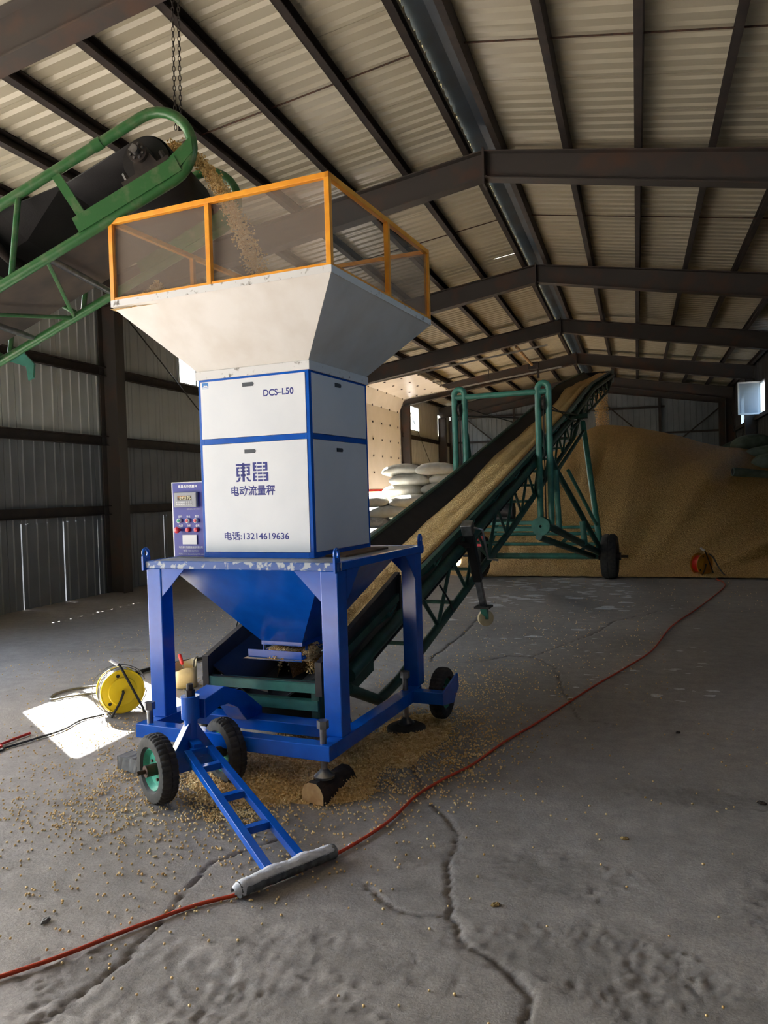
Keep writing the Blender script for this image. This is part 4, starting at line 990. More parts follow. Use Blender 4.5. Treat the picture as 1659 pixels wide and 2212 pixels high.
# ================================================================== loading conveyor above the hopper
e2 = V(.977, .197, 0); n2 = V(-.197, .977, 0); inc = math.radians(26); LD = V(-2.62, 4.02, 3.37)
lx = e2*math.cos(inc) + V(0, 0, math.sin(inc)); lz = np.cross(lx, n2)
LM = Matrix(((lx[0], n2[0], lz[0], LD[0]), (lx[1], n2[1], lz[1], LD[1]), (lx[2], n2[2], lz[2], LD[2]), (0, 0, 0, 1)))
lc = thing('loading_conveyor', 'dark green tubular loading conveyor with its head drum over the hopper', 'conveyor', matrix=LM)
LMI = LM.inverted()
def wl2(p): return tuple(LMI @ Vector(p))
XT = -5.0; gp_ = 'green_paint'
for s in (-1, 1):
    y = s*.40; pts = [(XT, y, .20), (-.5, y, .20)] + [(.10 + .20*math.sin(a), y, .20*math.cos(a)) for a in np.linspace(0, math.pi, 13)] + [(-.3, y, -.20), (XT, y, -.20)]
    MB().tube(pts, .029, 14).build('hairpin_frame', gp_, lc, smooth=True)
    MB().cyl((-.215, y, .20), (-.16, y, .20), .033, 14).build('pipe_sleeve', gp_, lc, smooth=True)
    xs = np.arange(-.72, XT, -.30)
    for i, (a, b) in enumerate(zip(xs[:-1], xs[1:])):
        MB().cyl((a, y, .2 if i % 2 == 0 else -.2), (b+.03, y, -.2 if i % 2 == 0 else .2), .017, 10).build('strut', gp_, lc, smooth=True)
    MB().bar((-.48, y, .2), (-.44, y, -.2), .05, .02, (0, 1, 0)).build('bearing_upright', gp_, lc)
    mb = MB().box((-.50, y-.035, -.135), (.17, y+.035, -.10)); mb.box((-.5, y-.035, -.19), (.17, y-.027, -.135)); mb.build('bearing_rail', gp_, lc)
    MB().prism([(.1, y-.03, -.1), (.3, y-.03, -.05), (.27, y-.03, -.13), (.1, y-.03, -.19)], (0, .06, 0)).build('rail_gusset', gp_, lc)
    mb = MB().box((-.16, y-.03, -.10), (.14, y+.03, -.072)); mb.cyl((-.13, y, -.1), (-.13, y, -.02), .014, 6); mb.cyl((.11, y, -.1), (.11, y, -.02), .014, 6)
    mb.prism([(-.07, y-.025, -.072), (.07, y-.025, -.072), (.04, y-.025, .04), (-.04, y-.025, .04)], (0, .05, 0)); mb.cyl((0, y-.05, .02), (0, y+.05, .02), .055, 18); mb.cyl((-.24, y, -.09), (-.16, y, -.09), .01, 8)
    mb.build('bearing_block', 'dark_steel', lc, smooth=True)
    mb = MB().cyl((0, y-s*.04, .02), (0, y+s*.09, .02), .022, 14)
    for k in range(8):
        q = k*math.pi/4; mb.cyl((.038*math.cos(q), y+s*.045, .02+.038*math.sin(q)), (.038*math.cos(q), y+s*.062, .02+.038*math.sin(q)), .007, 6)
    mb.build('shaft_end', 'steel', lc, smooth=True)
MB().cyl((0, -.33, .02), (0, .33, .02), .135, 36).build('head_drum', 'rubber_black', lc, smooth=True)
arc = [(.148*math.sin(a), .02 + .148*math.cos(a)) for a in np.linspace(.0, math.pi, 16)]
mb = MB(); pr = [(-.5, .168)] + arc + [(-.4, -.135)]; vs = [(x, y, z) for x, z in pr for y in (-.31, .31)]
mb.add(vs, [(2*i, 2*i+1, 2*i+3, 2*i+2) for i in range(len(pr)-1)]); o = mb.build('belt_wrap', 'belt_rubber', lc, smooth=True); sm = o.modifiers.new('t', 'SOLIDIFY'); sm.thickness = .008
mb = MB(); xs = [-.5, -.9, -2, XT]; prf = [[(-.31, .168), (-.12, .168), (.12, .168), (.31, .168)]] + [[(-.33, .22), (-.14, .10), (.14, .10), (.33, .22)]]*3
mb.add([(x, y, z) for x, p in zip(xs, prf) for y, z in p], [(i*4+k, i*4+k+1, i*4+k+5, i*4+k+4) for i in range(3) for k in range(3)])
o = mb.build('belt', 'belt_rubber', lc); sm = o.modifiers.new('t', 'SOLIDIFY'); sm.thickness = .008
o = MB().add([(-.4, -.31, -.135), (-.4, .31, -.135), (XT, .31, -.17), (XT, -.31, -.17)], [(0, 1, 2, 3)]).build('return_belt', 'belt_under', lc, label='dusty brown underside of the belt'); sm = o.modifiers.new('t', 'SOLIDIFY'); sm.thickness = .008
for x in np.arange(-.75, XT, -.62):
    MB().cyl((x, -.36, -.185), (x, .36, -.185), .02, 10).build('return_roller', 'steel', lc, smooth=True)
    mb = MB(); mb.cyl((x-.3, -.33, .17), (x-.3, -.14, .06), .03, 10); mb.cyl((x-.3, -.14, .055), (x-.3, .14, .055), .03, 10); mb.cyl((x-.3, .14, .06), (x-.3, .33, .17), .03, 10); mb.build('idler', 'dark_steel', lc, smooth=True)
    MB().cyl((x, -.4, -.2), (x-.31, .4, -.2), .012, 8).build('lacing', gp_, lc, smooth=True)
    MB().cyl((x-.31, .4, -.2), (x-.62, -.4, -.2), .012, 8).build('lacing', gp_, lc, smooth=True)
MB().prism([(-1.62, .42, -.22), (-1.5, .42, -.22), (-1.47, .42, -.32), (-1.52, .42, -.4), (-1.56, .42, -.4), (-1.53, .42, -.31)], (0, .02, 0)).build('hook_plate', 'teal_paint', lc)
base = LM @ Vector((-3.4, 0, -.2))
for s in (-1, 1):
    top = LM @ Vector((-3.4, s*.4, -.2)); ft = V(base.x, base.y, .2) + n2*s*.55
    MB().cyl(wl2(top), wl2(ft), .03, 10).build('support_leg', gp_, lc, smooth=True)
    top2 = LM @ Vector((-1.9, s*.4, -.2)); MB().cyl(wl2(LM @ Vector((-4.6, s*.4, -.2))), wl2(ft), .025, 10).build('support_leg', gp_, lc, smooth=True)
    ax0 = V(*wl2(ft)); wheel(lc, V(*wl2(ft + n2*s*.1)), V(0, 1, 0)*s, .2, .1, lugs=14, rim_mat='green_paint')
MB().cyl(wl2(V(base.x, base.y, .2)-n2*.6), wl2(V(base.x, base.y, .2)+n2*.6), .03, 10).build('axle', gp_, lc, smooth=True)

# ---- hoist chain from the roof to the conveyor head
ch = thing('hoist_chain', 'double steel chain hanging from the roof to the loading conveyor head', 'chain')
lk = [(.0075*math.cos(a), 0, .017*math.sin(a)) for a in np.linspace(0, 2*math.pi, 13)[:-1]]
lm = MB().tube(lk, .0024, 6, closed=True).mesh('link', 'dark_steel', smooth=True)
for k, (x0, y0_, xo) in enumerate(((-2.455, 3.845, 0), (-2.425, 3.855, .3))):
    z = 3.62; i = 0
    while z < 6.12:
        o = link('link', lm, ch); o.location = (x0 + .006*math.sin(z*3+xo), y0_ + (2.455-2.425)*0, z); o.rotation_euler = (0, 0, .3 + (i % 2)*math.pi/2); z += .0275; i += 1
MB().tube([(-2.44, 3.85, 3.60), (-2.44, 3.85, 3.62), (-2.44, 3.85, 3.635)], .008, 8).build('hook', 'dark_steel', ch)
# ================================================================== soybeans
def stuff(name, me, label, cat='grain', parent=None):
    o = link(name, me, parent); return tag(o, label, cat, None, 'stuff')
def mw(u, v, z=0.0):
    c, s = math.cos(MROT), math.sin(MROT); return np.array([M0.x + u*c - v*s, M0.y + u*s + v*c, z])
def cw(s_, t, z):
    c, s = math.cos(CA), math.sin(CA); return np.stack([CQ.x + s_*c - t*s, CQ.y + s_*s + t*c, z], -1)
# grain riding the belt
tt = np.concatenate([np.arange(-8.75, -3, .03), np.arange(-3, 9.25, .08)]); ss = np.linspace(-1, 1, 25)
T_, S_ = np.meshgrid(tt, ss, indexing='ij')
half = (.20 + .03*vnoise(T_*1.3, T_*0+3, 70)) * np.clip((T_+8.85)*2.2, .25, 1); off = .03 + .02*np.sin(T_*.9)
edge = off + S_*half
crown = -.03 + .014*vnoise(T_*2.2, S_*2, 71) + .012*(vnoise(T_*14, S_*6, 72)-.5) + .03*np.exp(-((T_+8.35)/.3)**2)
bed = np.where(np.abs(edge) < .13, -.148, -.148 + (np.abs(edge)-.13)*.657)
Zg = np.interp(T_, TT, ZZ) + bed + (crown+.148-.02)*np.clip(1-S_**2, 0, 1)**.8 + .003
stuff('grain_on_belt', np_mesh('grain_on_belt', cw(edge, T_, Zg).reshape(-1, 3), grid_faces(*T_.shape), 'bean_mass'), 'stream of golden soybeans lying along the long black conveyor belt')
# single beans riding on top near the viewer
k = 6000; i = rng.integers(0, 190, k); j = rng.integers(2, 23, k)
pb = cw(edge[i, j], T_[i, j], Zg[i, j]); pb[:, :2] += rng.normal(0, .008, (k, 2)); pb[:, 2] += .001
stuff('beans_on_belt', beans_mesh('beans_on_belt', pb, .0046), 'loose soybeans rolling on the near end of the belt')
# great heap at the far end
px, py, ph = -.9, 23.0, 3.25
hx = np.concatenate([np.arange(-6.2, 3.6, .14), [3.66]]); hy = np.concatenate([np.arange(12.9, 34.6, .14), [34.7]])
HX, HY = np.meshgrid(hx, hy, indexing='ij')
dx = HX - px; dx = np.where(dx < 0, dx*1.9, dx*.86); dy = HY - py; dy = np.where(dy > 0, dy*.5, dy)
rid = .16*(vnoise(np.arctan2(dx, -dy-12)*22, np.hypot(dx, dy)*.25, 80)-.5)
dd = np.sqrt(dx**2 + dy**2 + .4) - .63
Hh = ph - .362*dd + rid*np.clip(dd/3, 0, 1) + .10*(vnoise(HX*.5, HY*.5, 81)-.5) + .03*(vnoise(HX*2, HY*2, 82)-.5)
toe = .25; Hh = np.where(Hh < toe, toe*np.exp(np.clip((Hh-toe)/toe, -6, 0)) - .02, Hh)
Hh = np.maximum(Hh, -.02)
stuff('soybean_heap', np_mesh('soybean_heap', np.stack([HX, HY, Hh], -1).reshape(-1, 3), grid_faces(len(hx), len(hy)), 'bean_pile'), 'great golden heap of soybeans filling the far end of the hall')
# mound spilled below the conveyor tail
def mound(cx, cy, rx, ry, h, name, label, nb, seed, flat=0.0, r=.0048):
    q = np.linspace(-1.25, 1.25, 46); A_, B_ = np.meshgrid(q, q, indexing='ij')
    ang = np.arctan2(B_, A_); rad = np.hypot(A_, B_)*(1+.18*(vnoise(ang*1.6+9, ang*0+seed, seed)-.5)*2)
    Z = h*np.clip(1-rad, 0, 1)**.9*(1+.25*(vnoise(A_*5, B_*5, seed+1)-.5)) - .006*(rad > 1)
    X_, Y_ = cx + A_*rx, cy + B_*ry
    o = stuff(name, np_mesh(name, np.stack([X_, Y_, Z+flat-.003], -1).reshape(-1, 3), grid_faces(46, 46), 'bean_mass'), label)
    ok = np.argwhere(rad < 1.02); s = ok[rng.integers(0, len(ok), nb)]; i, j = s[:, 0], s[:, 1]
    p = np.stack([X_[i, j], Y_[i, j], Z[i, j]+flat], -1); p[:, :2] += rng.normal(0, .5*rx*2.5/45, (nb, 2)); p[:, 2] += .001
    link('bean', beans_mesh(name+'_beans', p, r), o)['kind'] = 'stuff'
    return o
c = mw(-.34, .33); mound(c[0], c[1], .52, .52, .19, 'spilled_mound', 'mound of spilled soybeans under the conveyor tail', 7000, 3)
c = mw(.06, 1.0); mound(c[0], c[1], .24, .46, .04, 'spilled_mound', 'low drift of soybeans beside the scale base rail', 3500, 5)
c = mw(-.57, .66); mound(c[0], c[1], .17, .17, .05, 'tray_grain', 'soybeans heaped on the blue discharge tray', 900, 7, flat=.562)
c = mw(-1.07, .165); mound(c[0], c[1], .165, .12, .15, 'hopper_grain', 'soybeans banked in the corner of the white hopper behind the mesh', 1800, 9, flat=.0)
bpy.data.objects[[o.name for o in bpy.data.objects if o.name.startswith('hopper_grain')][0]].location.z = 2.565
c = mw(-.5, .75); mound(c[0], c[1], .36, .36, .12, 'hopper_grain', 'soybeans levelled in the middle of the white hopper', 1500, 13, flat=.0)
[o for o in bpy.data.objects if o.name.startswith('hopper_grain')][-1].location.z = 2.46
# beans strewn over the floor
def blob(cx, cy, sx, sy, n, clump=0.0, seed=1):
    p = rng.normal(0, 1, (int(n*2.2), 2))*(sx, sy) + (cx, cy)
    if clump: p = p[vnoise(p[:, 0]*9+seed, p[:, 1]*9, seed) > clump*rng.random(len(p))*1.6]
    return p[:n]
def field(x0, x1, y0, y1, n): return np.stack([rng.uniform(x0, x1, n), rng.uniform(y0, y1, n)], 1)
pts = np.concatenate([
    blob(-1.98, 3.30, .17, .08, 900, .6, 2), blob(-1.86, 3.13, .12, .07, 450, .6, 3), blob(-2.35, 3.62, .22, .16, 1200, .5, 4), blob(-1.85, 3.62, .28, .12, 1300, .3, 5),
    blob(-2.55, 3.2, .42, .3, 800, .8, 6), blob(-2.1, 3.0, .35, .25, 450, .8, 7), blob(-1.5, 4.1, .14, .32, 1900, .3, 8), blob(-1.25, 4.35, .18, .36, 1300, .6, 9), blob(-.92, 4.1, .14, .25, 330, .5, 10),
    blob(-1.0, 4.5, .2, .4, 500, .7, 16), blob(-1.3, 5.5, .35, .6, 1000, .5, 11), blob(-1.5, 3.05, .4, .3, 260, .5, 12), blob(-1.15, 3.6, .2, .3, 300, .4, 14), blob(-2.9, 3.7, .35, .4, 420, .8, 13), blob(-3.3, 4.2, .35, .3, 260, .6, 15),
    field(-4.8, -1.4, 2.0, 6.5, 650), field(-2.9, -1.2, 1.9, 3.2, 260), field(-1.2, 1.0, 2.0, 5.2, 130), field(-2.4, .2, 5.5, 9.5, 650), field(-5.5, -2.4, 5.0, 9.0, 700), field(-2.6, 1.5, 9.5, 13.5, 300)])
pts = pts[(pts[:, 1] > 1.5)]
stuff('scattered_beans', beans_mesh('scattered_beans', np.concatenate([pts, np.full((len(pts), 1), .0035)], 1), .0049), 'single soybeans strewn over the concrete floor')
# falling grain
def fall(p0, d, v, up, w, wdir, n, tmax, name, label, r):
    t = rng.random(n)**.8*tmax; sp = rng.normal(0, 1, n); vv = v*(1+.05*rng.normal(0, 1, n))
    p = np.array(p0)[None] + np.outer(vv*t, d) + np.outer(np.clip(sp, -1.8, 1.8)*w*.5*(1+.3*t), wdir); p[:, 2] += up*t - 4.9*t*t + rng.normal(0, .012*(1+2*t), n)
    p[:, :2] += rng.normal(0, .01, (n, 2)); stuff(name, beans_mesh(name, p, r), label)
fall(LD + lx*.05 + lz*.19, e2, 1.25, .55, .13, n2, 5200, .50, 'falling_grain', 'soybeans pouring from the loading conveyor into the white hopper', .0052)
h0 = cw(np.array(0.), np.array(9.3), np.array(rz(9.2)))
fall(h0, unit((math.sin(-CA), math.cos(CA), 0)), 1.3, .4, .17, unit((math.cos(CA), math.sin(CA), 0)), 5200, .60, 'falling_grain', 'soybeans pouring off the far conveyor head onto the heap', .009)
c = mw(-.40, .62, .585); fall(c, (1, 0, 0), .12, 0, .10, (0, 1, 0), 700, .15, 'falling_grain', 'thin curtain of soybeans dropping from the end of the discharge tray', .0048)
# ================================================================== cords, reels, tools, sacks
def ground_cord(name, pts, r, mat, label, z=None):
    return tag(MB().tube(smooth_path([(x, y, (r if z is None else z)) for x, y in pts], 8), r, 10).build(name, mat, None, smooth=True), label, 'cord')
ORANGE = [(-2.6,1.2),(-2.2,1.55),(-1.988,1.798),(-1.837,1.986),(-1.739,2.139),(-1.659,2.263),(-1.557,2.4),(-1.432,2.521),(-1.307,2.706),(-1.212,2.894),(-1.146,3.071),(-1.089,3.289),(-1.055,3.56),(-0.976,3.808),(-0.878,4.038),(-0.77,4.455),(-0.652,4.799),(-0.497,5.309),(-0.312,5.92),(-0.12,6.49),(0.109,7.265),(0.314,8.477),(0.613,9.595),(0.918,10.791),(1.164,11.86),(1.2,12.408),(1.143,12.757),(1.205,13.135)]
ground_cord('power_cord', ORANGE, .0075, 'cord_orange', 'long orange power cord trailing across the concrete floor to the far reel')
ground_cord('power_cord', [(-4.6, 2.9), (-3.796, 3.574), (-3.772, 3.692), (-3.77, 3.801), (-3.76, 3.926)], .0085, 'cord_red', 'short red cord end on the floor left of the yellow reel')
ground_cord('power_cord', [(-4.7, 2.7), (-3.762, 3.52), (-3.70, 3.65), (-3.64, 3.851), (-3.60, 4.045), (-3.63, 4.25), (-3.56, 4.40)], .007, 'cable_black', 'black cable on the floor leading to the yellow cable reel')
ground_cord('power_cord', [(-3.7, 4.9), (-3.95, 4.9), (-4.15, 4.75), (-4.22, 4.63), (-4.32, 4.78), (-4.28, 4.95), (-4.1, 5.1), (-3.85, 5.2)], .009, 'cord_grey', 'grey loop of cable lying behind the yellow reel')
ground_cord('power_cord', [(-4.12, 5.2), (-4.08, 5.6), (-3.98, 5.88), (-3.85, 6.08), (-3.7, 6.35), (-3.5, 6.7)], .017, 'cable_black', 'thick black hose lying on the floor behind the jug')
ground_cord('power_cord', [(-.9, 13.45), (-.3, 13.6), (.2, 13.72), (.6, 13.75), (1.2, 13.68), (1.95, 13.75), (2.8, 13.6)], .012, 'cable_black', 'black cable along the foot of the soybean heap')
mb = MB().tube(smooth_path([(1.08, 13.25, .36), (1.14, 13.2, .3), (1.22, 13.15, .14), (1.32, 13.1, .02), (1.55, 13.05, .012), (1.85, 13.25, .012), (1.9, 13.5, .012), (1.6, 13.5, .012), (1.35, 13.35, .012)], 8), .011, 8)
tag(mb.build('power_cord', 'cable_black', None, smooth=True), 'black cable looping off the amber reel by the heap', 'cord')
lead = MB().tube(smooth_path([(-2.52, 4.62, 1.05), (-2.54, 4.6, .8), (-2.58, 4.55, .62), (-2.56, 4.6, .45), (-2.6, 4.7, .2), (-2.7, 4.8, .01)], 8), .006, 8)
tag(lead.build('power_cord', 'cable_black', None, smooth=True), 'thin black lead hanging from the scale down to the floor', 'cord')

def cable_reel(loc, rotz, label, disc, cordm, sc=1.0, wound=True, inner=None):
    t = thing('cable_reel', label, 'cable reel', loc, rotz)
    R_, hw = .152*sc, .06*sc; cz = .168*sc
    for x0, sg, nm in ((hw, 1, 'flange'), (-hw, -1, 'flange')):
        MB().lathe([(0, .001), (.004*sg, .02), (.006*sg, R_*.62), (.001*sg, R_*.66), (.001*sg, R_*.93), (.008*sg, R_*.97), (.004*sg, R_), (-.004*sg, R_), (-.004*sg, .001)], (x0, 0, cz), (1, 0, 0), 40).build(nm, disc, t, smooth=True)
    MB().cyl((-hw, 0, cz), (hw, 0, cz), R_*(.45 if wound else .8), 24).build('core', disc if inner is None else inner, t, smooth=True)
    if wound:
        mb = MB(); pts = []
        for lay in range(3):
            n = 7*26
            for i in range(n):
                a = 2*math.pi*i/26; x = -hw*.85 + 1.7*hw*(i/n if lay % 2 == 0 else 1-i/n); r = R_*(.70+.11*lay) + .003*math.sin(a*3+i*.7)
                pts.append((x, r*math.cos(a), cz + r*math.sin(a)))
        mb.tube(pts, .0075*sc, 6); mb.build('wound_cord', cordm, t, smooth=True)
        for (ry, rz_, dx, ph_) in ((1.22, 1.12, -.5, .2), (1.1, 1.08, .7, 1.0)):
            pts = [(hw*dx + .02*math.sin(2*a+ph_), R_*ry*math.cos(a) , max(.008, cz + R_*rz_*math.sin(a))) for a in np.linspace(.4, 2*math.pi-.1, 40)]
            MB().tube(pts, .0035*sc, 6).build('loose_turn', cordm, t, smooth=True)
    for y, z in ((-.03, .11), (-.09, -.075)): MB().cyl((hw+.0005, y*sc, cz+z*sc), (hw+.003, y*sc, cz+z*sc), .012*sc, 12).build('finger_hole', 'rubber_black', t)
    x1 = hw + .022*sc
    MB().tube(smooth_path([(x1-.02, -.05*sc, cz+.215*sc), (x1, -.022*sc, cz+.19*sc), (x1+.005, .02*sc, cz+.1*sc), (x1+.005, .085*sc, cz-.04*sc), (x1, .14*sc, .012), (x1-.03, .142*sc, .010), (-hw-.02, .142*sc, .010), (-hw-.025, .1*sc, .010), (-hw-.025, -.06*sc, .010)], 5), .0085*sc, 10).build('stand', 'rubber_black', t, smooth=True)
    MB().tube([(hw+.004, 0, cz), (x1, 0, cz), (x1+.004, -.03*sc, cz-.07*sc), (x1, -.085*sc, .010), (-hw-.02, -.085*sc, .010)], .0085*sc, 10).build('stand', 'rubber_black', t, smooth=True)
    MB().cyl((x1-.035, -.07*sc, cz+.23*sc), (x1-.005, -.028*sc, cz+.195*sc), .0155*sc, 14).build('grip', 'plastic_white', t, smooth=True)
    return t
cable_reel((-3.47, 4.47, 0), math.radians(-38), 'yellow cable reel wound with grey cord standing in the sun patch', 'reel_yellow', 'cord_grey')
cable_reel((.97, 13.27, 0), math.radians(-48), 'amber cable reel standing at the foot of the soybean heap', 'reel_amber', 'cord_red', 1.15, False, 'cord_red')

# cut-down jug with tools
t = thing('plastic_jug', 'cut-open cream plastic jug holding tools behind the blue leg', 'jug', (-3.44, 5.24, 0), .5)
mb = MB(); n_ = 28; lay = [(0, .90), (.012, 1.0), (.10, 1.0), (.16, 1.0)]; vs = []
for h, s in lay:
    for k in range(n_):
        a = 2*math.pi*k/n_; c_, s_ = math.cos(a), math.sin(a); q = (abs(c_)**4+abs(s_)**4)**-.25
        hh = h if h < .16 else .175 + .03*math.sin(a+.6) + .012*math.sin(3*a)
        vs.append((.085*s*q*c_, .085*s*q*s_, hh))
mb.add(vs, [(i*n_+k, i*n_+(k+1) % n_, (i+1)*n_+(k+1) % n_, (i+1)*n_+k) for i in range(3) for k in range(n_)] + [tuple(range(n_))])
o = mb.build('jug_body', 'jug_plastic', t, smooth=True); sm = o.modifiers.new('t', 'SOLIDIFY'); sm.thickness = .003
d_ = thing('screwdriver', 'red-handled screwdriver leaning in the cut-open jug', 'screwdriver', (-3.45, 5.23, .012), .5)
MB().cyl((.03, 0, 0), (-.01, .0, .17), .004, 8).build('shaft', 'steel', d_); MB().lathe([(0, .008), (.01, .014), (.06, .015), (.085, .013), (.09, .004)], (-.01, 0, .165), (-.25, 0, 1), 14).build('handle', 'tool_red', d_, smooth=True)
d_ = thing('pliers', 'dark tool handle sticking out of the jug rim', 'tool', (-3.40, 5.26, .012), .2)
MB().tube([(0, 0, 0), (.02, .01, .19), (.035, .012, .215), (.05, .012, .22)], .006, 8).build('handle', 'dark_steel', d_, smooth=True)
t = thing('hammer', 'hammer with a black head lying on the floor by the conveyor tail', 'hammer', (-3.36, 5.42, 0), math.radians(-30))
MB().box((-.045, -.02, .004), (-.005, .02, .04)).build('head', 'rubber_black', t, bevel=.005); MB().box((-.065, .018, .004), (.01, .075, .044)).build('head', 'rubber_black', t, bevel=.006)
MB().cyl((-.01, .03, .025), (.26, .03, .016), .013, 12).build('handle', 'board_brown', t, smooth=True)

# packing under the levelling feet
def rough_block(name, label, cat, loc, rotz, sx, sy, sz, mat, cut=None, round_=False):
    t = thing(name, label, cat, loc, rotz); mb = MB(); n = 12; vs = []
    prof = [(-1, 0), (1, 0), (1, .45), (.75, .8), (.35, 1), (-.35, 1), (-.8, .82), (-1, .5)] if round_ else [(-1, 0), (1, 0), (1, 1), (-1, 1)]
    for i in range(n+1):
        y = sy*(i/n-.5)*2
        for a, b in prof: vs.append((sx*a*(1+.06*random.uniform(-1, 1)), y, sz*b*(1+.05*random.uniform(-1, 1)) if b else 0))
    m = len(prof); mb.add(vs, [(i*m+k, i*m+(k+1) % m, (i+1)*m+(k+1) % m, (i+1)*m+k) for i in range(n) for k in range(m)]); mb.build('body', mat, t)
    for y in (-sy, sy): MB().add([(sx*a, y*1.001, sz*b) for a, b in prof], [tuple(range(m))]).build('cut_face', cut or mat, t)
    return t
c = mw(0, -.01); rough_block('timber_block', 'dark timber offcut with a pale sawn end under the front foot', 'wood block', (c[0]+.005, c[1]+.05, 0), math.radians(-14), .065, .14, .10, 'wood_bark', 'wood_cut', True)
c = mw(-1.08, -.01); rough_block('stone_block', 'grey block under the front foot beside the tyre', 'block', (c[0]-.06, c[1]-.0, 0), math.radians(78), .055, .14, .075, 'stone_grey')
for c, l in ((mw(0, 1.06), 'round black rubber pad under the rear foot beside the belt conveyor'), (mw(-1.1, 1.12), 'round black rubber pad under the rear foot nearest the jug')):
    tag(MB().lathe([(0, .001), (0, .125), (.04, .12), (.055, .09), (.055, .001)], (c[0], c[1], 0), (0, 0, 1), 28).build('rubber_pad', 'mat_black', None, smooth=True), l, 'pad')

# sacks
def sack_mesh(seed, mat, L=.98, Wd=.58, H=.27):
    r = np.random.default_rng(seed); nu, nv = 40, 20; a = np.linspace(0, 2*np.pi, nu, endpoint=False); b = np.linspace(-np.pi/2, np.pi/2, nv)
    A_, B_ = np.meshgrid(a, b, indexing='ij'); e = lambda c, p: np.sign(c)*np.abs(c)**p
    cb_ = np.cos(B_)**.55; x = L/2*e(np.cos(A_), .45)*cb_; y = Wd/2*e(np.sin(A_), .5)*cb_; z = H/2*e(np.sin(B_), .8)
    z *= (1 - .45*(np.abs(x)/(L/2))**5) * (1-.2*(np.abs(y)/(Wd/2))**4); z += .03*(vnoise(x*3+seed, y*3, seed)-.5) + .022*(vnoise(x*10+seed, y*7, seed+1)-.5)*np.cos(B_); z -= .04*(x/(L/2))**2
    v = np.stack([x, y, z + H/2 + .0], -1).reshape(-1, 3)
    i = np.arange(nu)[:, None]; j = np.arange(nv-1)[None]; i2 = (i+1) % nu
    f = np.stack([i*nv+j, i2*nv+j, i2*nv+j+1, i*nv+j+1], -1).reshape(-1, 4)
    return np_mesh('sack', v, f, mat)
SM = [sack_mesh(k, 'sack_white') for k in range(5)]; SG = sack_mesh(9, 'sack_grey', 1.05, .6, .28)
def sack(me, loc, rz, rx, ry, label, group):
    o = link('grain_sack', me); o.location = loc; o.rotation_euler = (rx, ry, rz); return tag(o, label, 'sack', group)
NAMEL = 'plump white woven sack in the tall stack behind the scale'
ORD = ['bottom', 'second', 'third', 'fourth', 'fifth', 'sixth', 'seventh', 'eighth', 'top']
for kz in range(9):
    z = .005 + kz*.232
    if kz < 6: xs = [-6.15, -5.2, -4.25] if kz % 2 == 0 else [-5.75, -4.75]
    else: xs = [-5.12, -4.2] if kz % 2 == 0 else [-4.95, -4.05]
    pos = ['nearest the side wall', 'in the middle', 'nearest the belt'] if len(xs) == 3 else ['on the side wall half', 'on the belt half']
    for i, x in enumerate(xs):
        y = (16.0 + .05*kz if kz < 6 else 16.78) + random.uniform(-.05, .05)
        grey = (kz == 3 and i == 0)
        lab = 'creased grey plastic sack in the fourth layer of the stack' if grey else 'white woven sack in the %s layer of the stack, %s' % (ORD[kz], pos[i])
        sack(SG if grey else SM[(kz*3+i) % 5], (x + random.uniform(-.08, .08), y, z), random.uniform(-.16, .16) + (math.pi if random.random() < .5 else 0), random.uniform(-.05, .05), random.uniform(-.04, .04), lab, 'sacks stacked behind the scale')
for kz in range(6):   # the row behind carries the upper layers
    for i, x in enumerate([-5.1, -4.1]):
        sack(SM[(kz+i*2) % 5], (x, 16.95, .005 + kz*.232), random.uniform(-.1, .1), 0, 0, 'white woven sack in the back row of the stack, %s layer, %s' % (ORD[kz], ['wall side', 'belt side'][i]), 'sacks stacked behind the scale')
bd = thing('tilted_board', 'brown board leaning on the sack stack beside the belt', 'board', (-3.55, 15.9, 1.35), .2)
MB().bar((-.4, 0, -.25), (.35, .1, .3), .4, .02, (0, -.6, 1)).build('board', 'board_brown', bd)
def heap_z(x, y): return float(Hh[np.abs(hx-x).argmin(), np.abs(hy-y).argmin()])
for k, (x, y, up, r, l) in enumerate([(3.0, 22.6, .16, .3, 'uppermost dusty sack dumped on the heap by the dark side wall'), (3.15, 21.5, .05, .1, 'dusty sack slumped on the heap just below the uppermost one'), (3.0, 23.7, .1, 1.2, 'dusty sack lying on the heap furthest back along the dark wall'), (3.2, 20.4, .05, .5, 'lowest dusty sack on the heap by the dark side wall'), (2.75, 23.2, .02, .8, 'small dusty sack half sunk in the heap behind the others'), (2.6, 25.5, .05, .2, 'dusty sack lying far back on the heap crest by the corner')]):
    sack(sack_mesh(20+k, 'sack_green', 1.0, .6, .38), (x - .05, y, heap_z(x, y) + up - .1), r, .1, -.12, l, 'sacks on the heap by the wall')
t = thing('sheet_roll', 'pale green rolled sheet lying on the right slope of the heap', 'roll', (2.35, 18.8, heap_z(2.35, 18.8) + .1), .15)
MB().cyl((-.3, 0, .04), (.75, .15, -.10), .10, 18).build('roll', 'sack_green', t, smooth=True); MB().cyl((-.31, 0, .04), (-.302, 0, .04), .07, 14).build('roll_end', 'rubber_black', t)

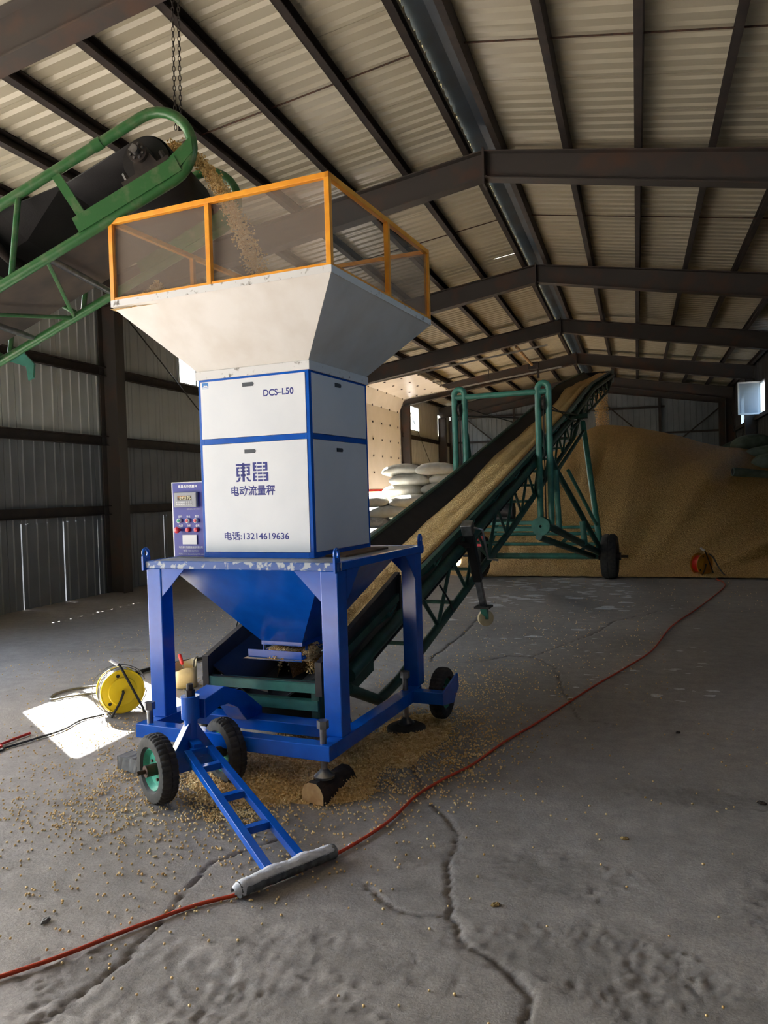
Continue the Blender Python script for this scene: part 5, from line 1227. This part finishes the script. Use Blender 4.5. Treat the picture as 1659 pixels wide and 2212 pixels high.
# small litter
for k, (x, y, s, mat, nm, l, cat) in enumerate([(-.077, 3.349, .018, 'leaf_dry', 'dry_leaf', 'curled dry leaf on the bare floor right of the long crack', 'leaf'), (-.514, 2.693, .017, 'leaf_dry', 'dry_leaf', 'crumpled dry husk just right of the long crack', 'husk'), (-2.043, 2.167, .022, 'stone_grey', 'concrete_chip', 'pale flat concrete chip near the left edge of the floor', 'chip'),
        (.523, 3.882, .02, 'wood_bark', 'bark_scrap', 'dark bark scrap on the floor near the right edge', 'scrap'), (.208, 4.874, .014, 'wood_bark', 'bark_scrap', 'small dark scrap on the dim floor right of the cord', 'scrap'), (-1.19, 2.99, .012, 'foam_white', 'foam_crumb', 'white foam crumb on the floor beside the drawbar grip', 'crumb'), (-.47, 5.48, .02, 'leaf_dry', 'dry_leaf', 'brown leaf lying against the orange cord', 'leaf')]):
    mb = MB(); n_ = 9; ring_ = [(s*(.7+.6*random.random())*math.cos(2*math.pi*i/n_), s*.7*(.7+.6*random.random())*math.sin(2*math.pi*i/n_)) for i in range(n_)]
    vs = [(a, b, .002 + .005*random.random()) for a, b in ring_] + [(a*.55, b*.55, .005 + .006*random.random()) for a, b in ring_] + [(0, 0, .006)] + [(a, b, 0) for a, b in ring_]
    fs = [(i, (i+1) % n_, n_+(i+1) % n_, n_+i) for i in range(n_)] + [(n_+i, n_+(i+1) % n_, 2*n_) for i in range(n_)] + [(2*n_+1+i, 2*n_+1+(i+1) % n_, (i+1) % n_, i) for i in range(n_)]
    o = mb.add(vs, fs).build(nm, mat); o.location = (x, y, 0); o.rotation_euler = (0, 0, k); tag(o, l, cat)
# pale flakes trodden into the floor, too many to count
vs = []; fs = []
for k in range(330):
    if k < 170: x, y = rng.uniform(-2.4, -.1), rng.normal(11.0, 1.3)
    else: x, y = rng.uniform(-1.7, .6), rng.uniform(5.5, 10)
    if vnoise(np.array([x*1.4]), np.array([y*1.1]), 90)[0] < .42: continue
    s = rng.uniform(.008, .075) if k < 170 else rng.uniform(.008, .03); n_ = 7; o_ = len(vs); rr = s*(.5+rng.random(n_)); ph = rng.random()*6
    vs += [(x + rr[i]*math.cos(2*math.pi*i/n_+ph)*1.6, y + rr[i]*math.sin(2*math.pi*i/n_+ph), .0025) for i in range(n_)]; vs += [(x, y, .005)]
    fs += [(o_+i, o_+(i+1) % n_, o_+n_) for i in range(n_)]
o = MB().add(vs, fs).build('floor_flakes', 'flake_pale'); tag(o, 'pale husk flakes trodden over the floor before the heap', 'flakes', None, 'stuff')
